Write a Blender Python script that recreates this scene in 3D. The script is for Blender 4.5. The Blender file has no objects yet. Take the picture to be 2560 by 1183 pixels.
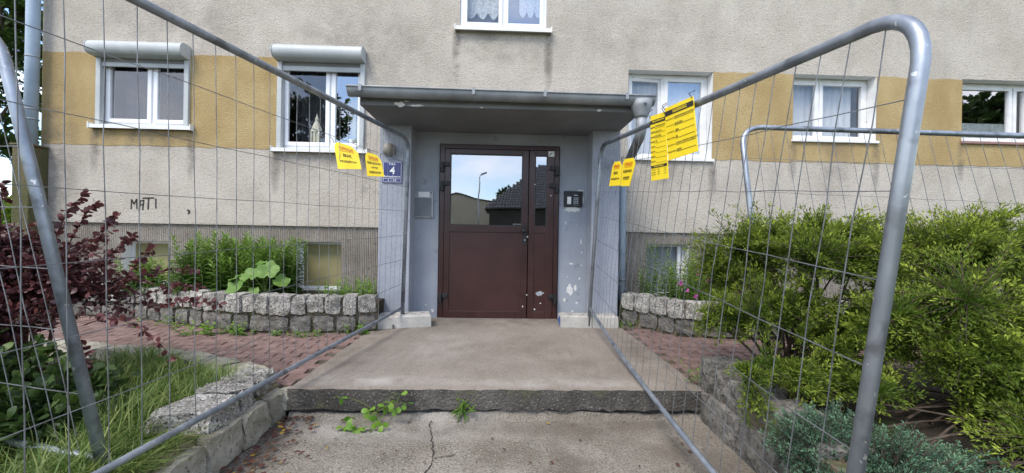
import bpy, bmesh, math, random
import numpy as np
from mathutils import Vector, Matrix
random.seed(7); rng = np.random.default_rng(7)
S = bpy.context.scene; COL = S.collection
V = Vector

# ------------------------------------------------------------------ camera
cam = bpy.data.cameras.new('camera'); camo = bpy.data.objects.new('camera', cam); COL.objects.link(camo)
YAW, ROLL = math.radians(1.79), math.radians(1.0)
fw = V((math.sin(YAW), math.cos(YAW), 0)); r0 = V((math.cos(YAW), -math.sin(YAW), 0)); u0 = r0.cross(fw)
rt = r0*math.cos(ROLL)+u0*math.sin(ROLL); up = u0*math.cos(ROLL)-r0*math.sin(ROLL)
M = Matrix((rt, up, -fw)).transposed().to_4x4(); M.translation = V((0, 0, 1.2))
camo.matrix_world = M
cam.sensor_width = 36; cam.lens = 13.5; cam.clip_start = .02; cam.clip_end = 2000
S.camera = camo

# ------------------------------------------------------------------ sky, sun, exposure
SUN_EL, SUN_AZ = math.radians(52), math.radians(215)     # azimuth clockwise from +Y: behind the camera, to its left
w = bpy.data.worlds.new('World'); S.world = w; w.use_nodes = True
nt = w.node_tree; nt.nodes.clear(); N = nt.nodes.new; LK = nt.links.new
sky = N('ShaderNodeTexSky'); sky.sky_type = 'NISHITA'; sky.sun_disc = False
sky.sun_elevation = SUN_EL; sky.sun_rotation = SUN_AZ; sky.air_density = 1.0; sky.dust_density = .4; sky.ozone_density = 2.5
tc = N('ShaderNodeTexCoord'); mp = N('ShaderNodeMapping'); mp.inputs['Scale'].default_value = (1.3, 1.3, 3.4)
LK(tc.outputs['Generated'], mp.inputs['Vector'])
ns = N('ShaderNodeTexNoise'); ns.inputs['Scale'].default_value = 1.7; ns.inputs['Detail'].default_value = 7; ns.inputs['Roughness'].default_value = .55
LK(mp.outputs['Vector'], ns.inputs['Vector'])
cr = N('ShaderNodeValToRGB'); cr.color_ramp.elements[0].position = .43; cr.color_ramp.elements[1].position = .74
LK(ns.outputs['Fac'], cr.inputs['Fac'])
mx = N('ShaderNodeMix'); mx.data_type = 'RGBA'; LK(cr.outputs['Color'], mx.inputs['Factor'])
LK(sky.outputs['Color'], mx.inputs[6]); mx.inputs[7].default_value = (8.6, 8.2, 8.3, 1)
bg = N('ShaderNodeBackground'); bg.inputs['Strength'].default_value = .15; LK(mx.outputs[2], bg.inputs['Color'])
ow = N('ShaderNodeOutputWorld'); LK(bg.outputs[0], ow.inputs[0])
sl = bpy.data.lights.new('sun', 'SUN'); sl.energy = 1.4; sl.angle = math.radians(22); sl.color = (1, .93, .83)
so = bpy.data.objects.new('sun', sl); COL.objects.link(so)
sd = V((math.sin(SUN_AZ)*math.cos(SUN_EL), math.cos(SUN_AZ)*math.cos(SUN_EL), math.sin(SUN_EL)))
so.rotation_euler = sd.to_track_quat('Z', 'Y').to_euler()
S.view_settings.view_transform = 'Standard'; S.view_settings.look = 'None'
S.view_settings.exposure = 1.22; S.view_settings.gamma = 1

# ------------------------------------------------------------------ materials
MATS = {}
def pm(name, c1, c2=None, scale=6, detail=6, rough=.8, metal=0, bump=0, bscale=60, bdist=.01, speck=None, speck2=None,
       ramp=(.35, .65), stretch=(1, 1, 1), streak=0, streakc=(.1, .09, .08), rand=0, stains=(), floor=0, trans=0, spec=.4, coat=0, tint=None, ribs=0):
    """one procedural material: two colours mixed by noise, optional specks, streaks, stains, bump"""
    m = bpy.data.materials.new(name); m.use_nodes = True; t = m.node_tree; n = t.nodes.new; l = t.links.new
    b = t.nodes['Principled BSDF']; out = t.nodes['Material Output']
    b.inputs['Roughness'].default_value = rough; b.inputs['Metallic'].default_value = metal
    b.inputs['Specular IOR Level'].default_value = spec
    if coat: b.inputs['Coat Weight'].default_value = coat
    geo = n('ShaderNodeNewGeometry'); pos = geo.outputs['Position']
    def noise(sc, det=4, st=None, ro=.55, off=0):
        x = n('ShaderNodeTexNoise'); x.inputs['Scale'].default_value = sc; x.inputs['Detail'].default_value = det; x.inputs['Roughness'].default_value = ro
        mpp = n('ShaderNodeMapping'); mpp.inputs['Location'].default_value = (off, off*.7, off*1.3)
        if st: mpp.inputs['Scale'].default_value = st
        l(pos, mpp.inputs['Vector']); l(mpp.outputs[0], x.inputs['Vector']); return x.outputs['Fac']
    def rampf(f, a, bb):
        x = n('ShaderNodeMapRange'); x.inputs['From Min'].default_value = a; x.inputs['From Max'].default_value = bb; x.clamp = True
        l(f, x.inputs['Value']); return x.outputs['Result']
    def mix(f, a, bb, mode='MIX'):
        x = n('ShaderNodeMix'); x.data_type = 'RGBA'; x.blend_type = mode
        if isinstance(f, (int, float)): x.inputs[0].default_value = f
        else: l(f, x.inputs[0])
        for s, q in ((6, a), (7, bb)):
            if isinstance(q, tuple): x.inputs[s].default_value = (*q, 1)
            else: l(q, x.inputs[s])
        return x.outputs[2]
    def mth(op, a, bb):
        x = n('ShaderNodeMath'); x.operation = op
        for s, q in ((0, a), (1, bb)):
            if isinstance(q, (int, float)): x.inputs[s].default_value = q
            else: l(q, x.inputs[s])
        return x.outputs[0]
    col = mix(rampf(noise(scale, detail, stretch), *ramp), tuple(c1), tuple(c2 or c1))
    if tint:                                      # leaf age stored on the leaves: young shoots are paler
        at = n('ShaderNodeAttribute'); at.attribute_name = 'tint'
        col = mix(at.outputs['Fac'], col, tuple(tint))
    for k, sp in enumerate((speck, speck2)):
        if sp: col = mix(mth('MULTIPLY', rampf(noise(sp[1], 3, None, .5, 3.1*(k+1)), sp[2], sp[2]+sp[3]), sp[4] if len(sp) > 4 else 1.), col, tuple(sp[0]))
    if streak: col = mix(mth('MULTIPLY', rampf(noise(1.0, 5, (3.2, 3.2, .35), .6, 9.), .52, .75), streak), col, tuple(streakc))
    for (sx, sz, rx, rz, amt, sc) in stains:
        sep = n('ShaderNodeSeparateXYZ'); l(pos, sep.inputs[0])
        dx = mth('DIVIDE', mth('SUBTRACT', sep.outputs[0], sx), rx); dz = mth('DIVIDE', mth('SUBTRACT', sep.outputs[1 if floor else 2], sz), rz)
        d = mth('ADD', mth('MULTIPLY', dx, dx), mth('MULTIPLY', dz, dz))
        g = mth('MULTIPLY', rampf(d, 1., 0.), rampf(noise(5., 6, None, .6, sx), .35, .62))
        col = mix(mth('MULTIPLY', g, amt), col, tuple(sc))
    if rand:
        oi = n('ShaderNodeObjectInfo'); hs = n('ShaderNodeHueSaturation'); l(col, hs.inputs['Color'])
        l(rampf_val(mth, oi.outputs['Random'], rand), hs.inputs['Value']); col = hs.outputs[0]
    l(col, b.inputs['Base Color'])
    if ribs:
        wv = n('ShaderNodeTexWave'); wv.wave_type = 'BANDS'; wv.bands_direction = 'X'; wv.inputs['Scale'].default_value = ribs; wv.inputs['Distortion'].default_value = .6
        wv.inputs['Detail'].default_value = 2; l(pos, wv.inputs['Vector'])
        bp0 = n('ShaderNodeBump'); bp0.inputs['Strength'].default_value = 1; bp0.inputs['Distance'].default_value = .012; l(wv.outputs['Fac'], bp0.inputs['Height'])
    if bump:
        bp = n('ShaderNodeBump'); bp.inputs['Strength'].default_value = bump; bp.inputs['Distance'].default_value = bdist
        l(noise(bscale, 5, None, .6), bp.inputs['Height'])
        if ribs: l(bp0.outputs[0], bp.inputs['Normal'])
        l(bp.outputs[0], b.inputs['Normal'])
    if trans:
        tr = n('ShaderNodeBsdfTranslucent'); l(col, tr.inputs['Color']); ms = n('ShaderNodeMixShader'); ms.inputs[0].default_value = trans
        l(b.outputs[0], ms.inputs[1]); l(tr.outputs[0], ms.inputs[2]); l(ms.outputs[0], out.inputs['Surface'])
    MATS[name] = m; return m
def rampf_val(mth, f, amt): return mth('ADD', mth('MULTIPLY', f, 2*amt), 1-amt)
def glassmat(name, refl, tintc):
    m = bpy.data.materials.new(name); m.use_nodes = True; t = m.node_tree; t.nodes.remove(t.nodes['Principled BSDF']); n = t.nodes.new; l = t.links.new
    tr = n('ShaderNodeBsdfTransparent'); tr.inputs[0].default_value = (*tintc, 1)
    gl = n('ShaderNodeBsdfGlossy'); gl.inputs['Roughness'].default_value = .012; gl.inputs['Color'].default_value = (.95, .97, 1, 1)
    g = n('ShaderNodeNewGeometry'); nz = n('ShaderNodeTexNoise'); nz.inputs['Scale'].default_value = 2.5; nz.inputs['Detail'].default_value = 1; l(g.outputs['Position'], nz.inputs['Vector'])
    bp = n('ShaderNodeBump'); bp.inputs['Strength'].default_value = .08; bp.inputs['Distance'].default_value = .01; l(nz.outputs[0], bp.inputs['Height']); l(bp.outputs[0], gl.inputs['Normal'])
    fr = n('ShaderNodeFresnel'); fr.inputs[0].default_value = 1.5
    ad = n('ShaderNodeMath'); ad.operation = 'ADD'; ad.use_clamp = True; l(fr.outputs[0], ad.inputs[0]); ad.inputs[1].default_value = refl
    inv = n('ShaderNodeMath'); inv.operation = 'SUBTRACT'; inv.inputs[0].default_value = 1; l(g.outputs['Backfacing'], inv.inputs[1])      # only the entry face of the pane reflects
    mu = n('ShaderNodeMath'); mu.operation = 'MULTIPLY'; l(ad.outputs[0], mu.inputs[0]); l(inv.outputs[0], mu.inputs[1])
    ms = n('ShaderNodeMixShader'); l(mu.outputs[0], ms.inputs[0]); l(tr.outputs[0], ms.inputs[1]); l(gl.outputs[0], ms.inputs[2])
    l(ms.outputs[0], t.nodes['Material Output'].inputs['Surface']); MATS[name] = m; return m

ST = (.12, .105, .09)
WALL_STAINS = [(-1.9, 3.7, 1.0, .4, .42, ST), (-1.3, 3.3, .5, .6, .22, ST), (0, 3.62, .7, .25, .4, ST), (1.6, 3.9, 1.6, .5, .2, ST),
               (-4.4, 2.35, .8, .2, .6, ST), (-4.1, 3.75, 1., .4, .35, ST), (-5.5, 2.0, .35, 1.4, .6, ST), (2.1, 2.1, .7, .3, .4, ST), (-2.3, 2.1, .7, .3, .4, ST), (4.35, 2.3, .3, .7, .4, ST)]+[(x, z, .07, h, .75, ST) for x, z, h in [(-5.02, 2.25, .4), (-3.86, 2.2, .45), (-2.83, 2.0, .35), (-1.72, 2.0, .4), (-.59, 3.55, .45), (.58, 3.5, .5), (1.63, 2.0, .4), (2.74, 2.0, .35), (3.8, 2.3, .35), (4.92, 2.25, .4), (6.08, 2.3, .35)]]
pm('plaster', (.47, .418, .35), (.57, .515, .44), 2.2, 7, .95, bump=1, bscale=75, bdist=.02, speck=((.20, .175, .15), 80, .57, .07, .45), speck2=((.66, .62, .55), 60, .6, .1, .5), streak=.25, streakc=(.27, .245, .215), stains=WALL_STAINS)
pm('ochre', (.40, .285, .125), (.48, .36, .175), 2.5, 7, .95, bump=1, bscale=75, bdist=.02, speck=((.2, .13, .05), 75, .59, .08, .7), speck2=((.55, .40, .2), 40, .62, .1, .4), streak=.3, streakc=(.27, .18, .08), stains=WALL_STAINS)
pm('plinth', (.25, .215, .175), (.36, .32, .27), 3, 6, .95, bump=.5, bscale=120, speck=((.09, .08, .07), 55, .6, .08, .8), streak=.5, streakc=(.13, .11, .09), ribs=14)
pm('pier', (.295, .315, .36), (.355, .375, .42), 3, 6, .9, bump=.8, bscale=75, bdist=.012, speck=((.2, .22, .27), 60, .6, .08, .6), streak=.25, streakc=(.2, .21, .24))
pm('door_wall', (.27, .29, .325), (.345, .37, .41), 2.0, 7, .75, bump=.2, bscale=14, speck=((.20, .21, .24), 9, .66, .05, .6), streak=.3, streakc=(.22, .24, .28))
pm('peeled', (.72, .71, .68), (.6, .59, .56), 30, 4, .85)
pm('soffit', (.165, .17, .18), (.215, .22, .23), 2, 6, .85, bump=.2, bscale=40, streak=.3, streakc=(.18, .17, .17))
pm('felt', (.04, .04, .042), (.075, .07, .065), 20, 5, .95, bump=.4, bscale=120)
pm('zinc', (.22, .235, .245), (.33, .345, .355), 5, 6, .6, .35, bump=.05, bscale=20, streak=.6, streakc=(.16, .165, .17))
pm('pipe_paint', (.26, .34, .42), (.34, .42, .50), 6, 5, .5, 0, bump=.15, bscale=30, streak=.3, streakc=(.3, .34, .38))
pm('pipe_dark', (.10, .105, .11), (.15, .155, .16), 6, 5, .55, .2)
pm('galv', (.20, .225, .26), (.36, .395, .44), 7, 8, .45, .7, bump=.12, bscale=40, speck=((.75, .75, .73), 34, .685, .02, .9), speck2=((.10, .105, .11), 9, .55, .12, .7), stretch=(1, 1, .6), streak=.5, streakc=(.5, .53, .56))
pm('wire', (.13, .135, .14), (.26, .27, .28), 12, 4, .5, .6)
pm('black', (.012, .012, .013), (.02, .02, .02), 20, 3, .5)
pm('pvc', (.74, .75, .77), (.80, .81, .82), 3, 3, .35, spec=.5)
pm('oldwhite', (.66, .66, .65), (.76, .76, .75), 8, 6, .6, bump=.1, bscale=40, speck=((.35, .33, .3), 18, .7, .04, .6))
pm('sillmetal', (.68, .67, .64), (.75, .74, .71), 8, 4, .5)
pm('sillbrown', (.24, .13, .11), (.3, .18, .15), 8, 4, .6)
pm('shutter', (.38, .40, .40), (.46, .48, .475), 4, 5, .5, streak=.3, streakc=(.33, .33, .31), spec=.5)
pm('shutter_dark', (.16, .165, .165), (.2, .2, .2), 4, 5, .6)
pm('room', (.10, .09, .085), (.13, .12, .11), 2, 3, .95)
pm('door_paint', (.031, .011, .0095), (.048, .0185, .016), 5, 6, .3, spec=.5, bump=.05, bscale=90, speck=((.12, .07, .065), 40, .7, .05, .5), streak=.35, streakc=(.1, .05, .048))
pm('door_panel', (.035, .012, .0102), (.052, .0195, .0168), 2.5, 7, .32, spec=.5, bump=.05, bscale=120, speck=((.2, .14, .13), 60, .74, .03, .5))
pm('lamp_dome', (.2, .18, .15), (.27, .25, .21), 6, 5, .5)
pm('greybox', (.30, .32, .33), (.36, .38, .39), 6, 4, .45, .1)
pm('paper', (.8, .8, .78), (.72, .72, .7), 6, 3, .7)
pm('sign_blue', (.012, .014, .12), (.018, .02, .15), 4, 3, .3, spec=.6)
pm('sign_white', (.82, .82, .82), (.78, .78, .78), 4, 2, .4)
pm('yellow', (.86, .62, .015), (.90, .68, .03), 5, 4, .45, spec=.4)
pm('red_ink', (.62, .10, .015), (.55, .08, .012), 5, 3, .6)
pm('ink', (.02, .018, .015), (.03, .028, .02), 5, 3, .6)
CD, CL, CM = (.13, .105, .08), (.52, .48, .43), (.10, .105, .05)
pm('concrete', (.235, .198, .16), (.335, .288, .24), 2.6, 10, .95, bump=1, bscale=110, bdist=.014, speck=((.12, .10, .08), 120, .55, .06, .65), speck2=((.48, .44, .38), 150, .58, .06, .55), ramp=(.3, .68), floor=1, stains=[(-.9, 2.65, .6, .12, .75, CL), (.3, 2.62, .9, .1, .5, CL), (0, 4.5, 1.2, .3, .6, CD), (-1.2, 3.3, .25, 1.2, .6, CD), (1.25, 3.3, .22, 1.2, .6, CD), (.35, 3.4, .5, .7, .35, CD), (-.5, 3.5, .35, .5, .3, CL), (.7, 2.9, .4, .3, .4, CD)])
pm('concrete_low', (.165, .142, .108), (.35, .312, .258), 2.0, 10, .95, bump=1, bscale=80, bdist=.018, speck=((.085, .07, .05), 90, .55, .06, .65), speck2=((.5, .47, .41), 110, .58, .06, .55), ramp=(.32, .64), floor=1, stains=[(-.6, 2.4, .9, .2, .7, CL), (.5, 2.1, .7, .5, .65, CD), (1.1, 2.2, .35, .6, .7, CD), (.2, 2.42, 1.2, .13, .6, CD), (-1.3, 2., .25, .8, .7, CD), (0, 1.7, .5, .3, .5, CL), (.9, 1.8, .3, .2, .6, CM)])
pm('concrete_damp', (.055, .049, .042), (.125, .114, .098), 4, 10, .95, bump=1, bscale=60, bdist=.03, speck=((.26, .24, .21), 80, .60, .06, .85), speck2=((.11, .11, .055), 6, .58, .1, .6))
pm('crack', (.018, .015, .012), (.03, .025, .02), 10, 3, 1)
pm('block', (.36, .345, .31), (.47, .45, .41), 5, 8, .95, bump=.5, bscale=60, speck=((.25, .24, .22), 35, .64, .05, .8), rand=.06)
pm('bluepaint', (.05, .10, .30), (.5, .5, .48), 9, 5, .8, ramp=(.45, .55))
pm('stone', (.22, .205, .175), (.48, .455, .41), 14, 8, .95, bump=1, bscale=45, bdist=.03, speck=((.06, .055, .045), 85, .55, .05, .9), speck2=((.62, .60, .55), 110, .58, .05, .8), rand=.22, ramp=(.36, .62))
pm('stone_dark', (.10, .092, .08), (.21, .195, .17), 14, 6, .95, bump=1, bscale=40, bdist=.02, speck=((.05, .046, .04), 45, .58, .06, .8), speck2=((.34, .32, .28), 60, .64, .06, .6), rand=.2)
pm('stone_flat', (.20, .18, .135), (.36, .335, .27), 7, 7, .95, bump=.8, bscale=45, bdist=.015, speck=((.07, .06, .04), 30, .6, .08, .7), speck2=((.5, .48, .42), 70, .62, .06, .6), rand=.15)
pm('mortar', (.11, .085, .05), (.19, .155, .105), 12, 5, 1, bump=.8, bscale=40, speck=((.05, .075, .015), 9, .52, .1, .8))
pm('paver', (.15, .095, .08), (.225, .15, .128), 14, 6, .95, bump=.5, bscale=90, speck=((.12, .07, .06), 70, .62, .06, .6), speck2=((.4, .3, .27), 60, .66, .05, .5), rand=.13)
pm('joint_sand', (.06, .05, .038), (.10, .085, .06), 14, 4, 1, bump=.5, speck=((.05, .08, .015), 6, .56, .1, .8))
pm('soil', (.022, .017, .012), (.05, .038, .026), 14, 6, 1, bump=1, bscale=40, bdist=.03, speck=((.05, .08, .015), 5, .55, .1, .6))
pm('lawn', (.035, .06, .012), (.06, .09, .02), 1.5, 6, 1, bump=.8, bscale=30, bdist=.03)
pm('asphalt', (.05, .05, .052), (.07, .069, .068), 2, 6, .95, bump=.5, bscale=90)
pm('moss_post', (.07, .075, .025), (.13, .105, .06), 5, 7, 1, bump=.8, bscale=30, bdist=.02, stretch=(1, 1, .3))
pm('bark', (.05, .036, .025), (.10, .075, .055), 20, 5, 1, bump=.6, bscale=50)
pm('bark_red', (.07, .028, .022), (.11, .045, .035), 20, 5, .9)
pm('leaf_shrub', (.06, .115, .014), (.11, .17, .022), 14, 3, .6, trans=.42, spec=.25, tint=(.52, .61, .08))
pm('leaf_weed', (.07, .15, .025), (.11, .20, .035), 12, 3, .45, trans=.35, tint=(.24, .38, .06))
pm('leaf_big', (.13, .25, .045), (.19, .32, .065), 14, 4, .5, trans=.35, bump=.2, bscale=25)
pm('leaf_vine', (.10, .24, .025), (.17, .33, .04), 10, 3, .45, trans=.35, tint=(.26, .40, .05))
pm('leaf_red', (.05, .019, .022), (.09, .032, .036), 12, 3, .4, trans=.3, tint=(.19, .06, .055))
pm('leaf_dark', (.022, .05, .014), (.042, .078, .02), 10, 3, .5, trans=.3, tint=(.10, .16, .03))
pm('leaf_tree', (.03, .06, .012), (.055, .10, .018), 6, 3, .55, trans=.35, tint=(.13, .22, .03))
pm('leaf_bright', (.10, .18, .02), (.16, .26, .03), 6, 3, .55, trans=.4, tint=(.3, .4, .05))
pm('juniper', (.024, .062, .038), (.045, .10, .066), 12, 4, .6, trans=.15, tint=(.17, .31, .17))
pm('grass', (.05, .115, .016), (.095, .18, .026), 10, 3, .5, trans=.35, tint=(.34, .38, .12))
pm('stem_green', (.14, .2, .05), (.2, .26, .07), 10, 3, .6)
pm('pink', (.62, .10, .42), (.7, .2, .5), 30, 3, .6, trans=.3)
pm('litter', (.07, .018, .018), (.10, .05, .025), 18, 3, .8, tint=(.36, .24, .03))
pm('panel_yellow', (.24, .215, .10), (.30, .27, .135), 3, 6, .8, streak=.3, streakc=(.2, .17, .07))
pm('panel_grey', (.16, .175, .19), (.21, .225, .24), 3, 6, .7)
pm('curtain', (.78, .78, .78), (.84, .84, .83), 8, 3, .9, trans=.4)
pm('curtain_dark', (.065, .065, .07), (.10, .10, .10), 8, 3, .9, trans=.3)
pm('lace', (.75, .77, .76), (.5, .53, .53), 45, 4, .9, trans=.35, ramp=(.45, .6))
pm('screen', (.3, .3, .32), (.34, .34, .36), 3, 3, .9, trans=.2)
pm('film', (.55, .62, .60), (.7, .75, .73), 14, 5, .8, trans=.3)
pm('cream', (.6, .56, .42), (.66, .62, .48), 6, 3, .6)
pm('ceramic', (.62, .62, .55), (.68, .68, .6), 6, 3, .35)
pm('far_beige', (.55, .46, .33), (.62, .53, .40), .6, 6, .9, streak=.4, streakc=(.3, .25, .18))
pm('far_tile', (.045, .047, .05), (.10, .10, .105), 3, 4, .6, rand=.15)
pm('far_dark', (.05, .042, .036), (.07, .06, .05), 1, 5, .9)
pm('lamp_steel', (.4, .41, .42), (.5, .5, .5), 5, 3, .4, .5)
glassmat('glass_door', .31, (.3, .3, .31)); glassmat('glass', .05, (.95, .96, .97)); glassmat('glass_sky', .26, (.95, .96, .97))

# ------------------------------------------------------------------ mesh helpers
ORG = {}
def org(o): return ORG.get(o.name, V((0, 0, 0))) if o else V((0, 0, 0))
def tag(o, label=None, cat=None, group=None, kind=None):
    for k, v in (('label', label), ('category', cat), ('group', group), ('kind', kind)):
        if v: o[k] = v
    return o
def thing(name, loc, label, cat, group=None):
    o = bpy.data.objects.new(name, None); COL.objects.link(o); o.location = loc; o.empty_display_size = .1
    ORG[o.name] = V(loc); return tag(o, label, cat, group)
def link(name, me, parent=None, **kw):
    o = bpy.data.objects.new(name, me); COL.objects.link(o)
    if parent: o.parent = parent; ORG[o.name] = org(parent)
    return tag(o, **kw)
class MB:
    def __init__(s): s.v = []; s.f = []; s.m = []
    def add(s, vs, fs, m=0):
        k = len(s.v); s.v += [tuple(p) for p in vs]; s.f += [tuple(i+k for i in q) for q in fs]; s.m += [m]*len(fs); return s
    def box(s, x0, x1, y0, y1, z0, z1, m=0):
        vs = [(x, y, z) for z in (z0, z1) for y in (y0, y1) for x in (x0, x1)]
        return s.add(vs, [(0, 2, 3, 1), (4, 5, 7, 6), (0, 1, 5, 4), (2, 6, 7, 3), (0, 4, 6, 2), (1, 3, 7, 5)], m)
    def ring(s, x0, x1, z0, z1, wd, y0, y1, m=0, wb=None, wt=None):
        wb = wd if wb is None else wb; wt = wd if wt is None else wt
        s.box(x0, x0+wd, y0, y1, z0, z1, m); s.box(x1-wd, x1, y0, y1, z0, z1, m)
        s.box(x0+wd, x1-wd, y0, y1, z0, z0+wb, m); return s.box(x0+wd, x1-wd, y0, y1, z1-wt, z1, m)
    def tube(s, pts, r, n=8, m=0, cap=True):
        pts = [V(p) for p in pts]; R = r if isinstance(r, (list, tuple)) else [r]*len(pts)
        k = len(s.v); t = (pts[1]-pts[0]).normalized(); a = t.orthogonal().normalized()
        for i, p in enumerate(pts):
            t2 = ((pts[min(i+1, len(pts)-1)]-pts[max(i-1, 0)])).normalized()
            a = (a-t2*a.dot(t2)); a = a.normalized() if a.length > 1e-6 else t2.orthogonal().normalized()
            b = t2.cross(a)
            for j in range(n):
                an = 2*math.pi*j/n; s.v.append(tuple(p+(a*math.cos(an)+b*math.sin(an))*R[i]))
        for i in range(len(pts)-1):
            for j in range(n):
                s.f.append((k+i*n+j, k+i*n+(j+1) % n, k+(i+1)*n+(j+1) % n, k+(i+1)*n+j)); s.m.append(m)
        if cap:
            s.f.append(tuple(k+j for j in reversed(range(n)))); s.m.append(m)
            s.f.append(tuple(k+(len(pts)-1)*n+j for j in range(n))); s.m.append(m)
        return s
    def prism(s, poly, d, m=0):          # poly: 3D loop, d: extrusion vector
        n = len(poly); a = [V(p) for p in poly]; bb = [p+V(d) for p in a]
        return s.add(a+bb, [tuple(reversed(range(n))), tuple(range(n, 2*n))]+[(i, (i+1) % n, n+(i+1) % n, n+i) for i in range(n)], m)
    def build(s, name, mat, parent=None, smooth=False, bevel=0, **kw):
        me = bpy.data.meshes.new(name); o0 = org(parent)
        me.from_pydata([tuple(V(p)-o0) for p in s.v], [], s.f)
        for mm in (mat if isinstance(mat, (list, tuple)) else [mat]): me.materials.append(MATS[mm])
        me.polygons.foreach_set('material_index', s.m)
        bm = bmesh.new(); bm.from_mesh(me); bmesh.ops.recalc_face_normals(bm, faces=bm.faces); bm.to_mesh(me); bm.free()
        if smooth: me.polygons.foreach_set('use_smooth', [True]*len(me.polygons))
        o = link(name, me, parent, **kw)
        if bevel:
            md = o.modifiers.new('bevel', 'BEVEL'); md.width = bevel; md.segments = 2; md.limit_method = 'ANGLE'
        return o
def bx(name, mat, parent, *a, bevel=0, **kw): return MB().box(*a).build(name, mat, parent, bevel=bevel, **kw)
def plate(holes, x0, x1, z0, z1):
    xs = sorted({x0, x1, *[h[0] for h in holes], *[h[1] for h in holes]}); zs = sorted({z0, z1, *[h[2] for h in holes], *[h[3] for h in holes]})
    xs = [x for x in xs if x0 <= x <= x1]; zs = [z for z in zs if z0 <= z <= z1]
    for i in range(len(xs)-1):
        for j in range(len(zs)-1):
            cx, cz = (xs[i]+xs[i+1])/2, (zs[j]+zs[j+1])/2
            if not any(h[0] < cx < h[1] and h[2] < cz < h[3] for h in holes): yield xs[i], xs[i+1], zs[j], zs[j+1]
def wall_holes(holes, x0, x1, z0, z1, y, depth, m=0, mr=1):
    b = MB()
    for a, c, d, e in plate(holes, x0, x1, z0, z1): b.add([(a, y, d), (c, y, d), (c, y, e), (a, y, e)], [(0, 1, 2, 3)], m)
    for (a, c, d, e) in holes:
        q = y+depth
        b.add([(a, y, d), (a, q, d), (a, q, e), (a, y, e)], [(0, 1, 2, 3)], mr); b.add([(c, y, d), (c, q, d), (c, q, e), (c, y, e)], [(0, 1, 2, 3)], mr)
        b.add([(a, y, e), (a, q, e), (c, q, e), (c, y, e)], [(0, 1, 2, 3)], mr); b.add([(a, y, d), (a, q, d), (c, q, d), (c, y, d)], [(0, 1, 2, 3)], mr)
    return b
def raw_mesh(name, verts, tris, mat, parent=None, tint=None, smooth=False, **kw):
    me = bpy.data.meshes.new(name); n = len(verts); k = len(tris)
    v = np.asarray(verts, np.float32)-np.array(org(parent), np.float32)
    me.vertices.add(n); me.vertices.foreach_set('co', v.ravel())
    me.loops.add(k*3); me.loops.foreach_set('vertex_index', np.asarray(tris, np.int32).ravel())
    me.polygons.add(k); me.polygons.foreach_set('loop_start', np.arange(0, k*3, 3, dtype=np.int32))
    me.update(calc_edges=True)
    if tint is not None:
        at = me.attributes.new('tint', 'FLOAT', 'POINT'); at.data.foreach_set('value', np.asarray(tint, np.float32))
    me.materials.append(MATS[mat]); return link(name, me, parent, **kw)
def unit(a): return a/np.maximum(np.linalg.norm(a, axis=-1, keepdims=True), 1e-9)
def leaf_arrays(P, D, L, W, T, shape='lance', fold=.25, upw=.6):
    P, D = np.asarray(P, float), unit(np.asarray(D, float)); n = len(P); L = np.asarray(L)[:, None]; W = np.asarray(W)[:, None]
    ref = unit(rng.normal(size=(n, 3))*(1-upw)+np.array([0, 0, 1.])*upw)
    s = unit(np.cross(D, ref)); nn = unit(np.cross(s, D))
    if shape == 'lance':
        vs = np.stack([P, P+D*L*.45+s*W*.5+nn*W*fold, P+D*L-nn*L*.08, P+D*L*.45-s*W*.5+nn*W*fold], 1); tr = [(0, 1, 2), (0, 2, 3)]
    else:
        pr = [(0, 0), (.28, .33), (.62, .5), (.92, .26), (1., 0)]
        a = [P+D*L*q+s*W*h+nn*(W*fold*h-L*.12*q*q) for q, h in pr]; c = [P+D*L*q-s*W*h+nn*(W*fold*h-L*.12*q*q) for q, h in pr[1:4]]
        vs = np.stack(a+c, 1); tr = [(0, 1, 5), (1, 2, 6), (1, 6, 5), (2, 3, 7), (2, 7, 6), (3, 4, 7)]
    k = vs.shape[1]; tris = (np.arange(n)[:, None, None]*k+np.array(tr)[None]).reshape(-1, 3)
    return vs.reshape(-1, 3), tris, np.repeat(np.asarray(T, float), k)
def leaves(name, mat, parent, P, D, L, W, T, shape='lance', fold=.25, upw=.6, **kw):
    v, t, c = leaf_arrays(P, D, L, W, T, shape, fold, upw); return raw_mesh(name, v, t, mat, parent, c, **kw)
def bez(a, b, c, n): return [V(a)*(1-t)**2+V(b)*2*t*(1-t)+V(c)*t*t for t in [i/(n-1) for i in range(n)]]

# ------------------------------------------------------------------ the setting: ground, street, slabs, beds
def sheet(name, mat, x0, x1, y0, y1, z, **kw):
    return MB().add([(x0, y0, z), (x1, y0, z), (x1, y1, z), (x0, y1, z)], [(0, 1, 2, 3)]).build(name, mat, None, **kw)
sheet('ground', 'lawn', -300, 300, -300, 300, -.06, kind='structure')
sheet('road', 'asphalt', -150, 150, -19, -9, -.052, kind='structure')
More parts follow.
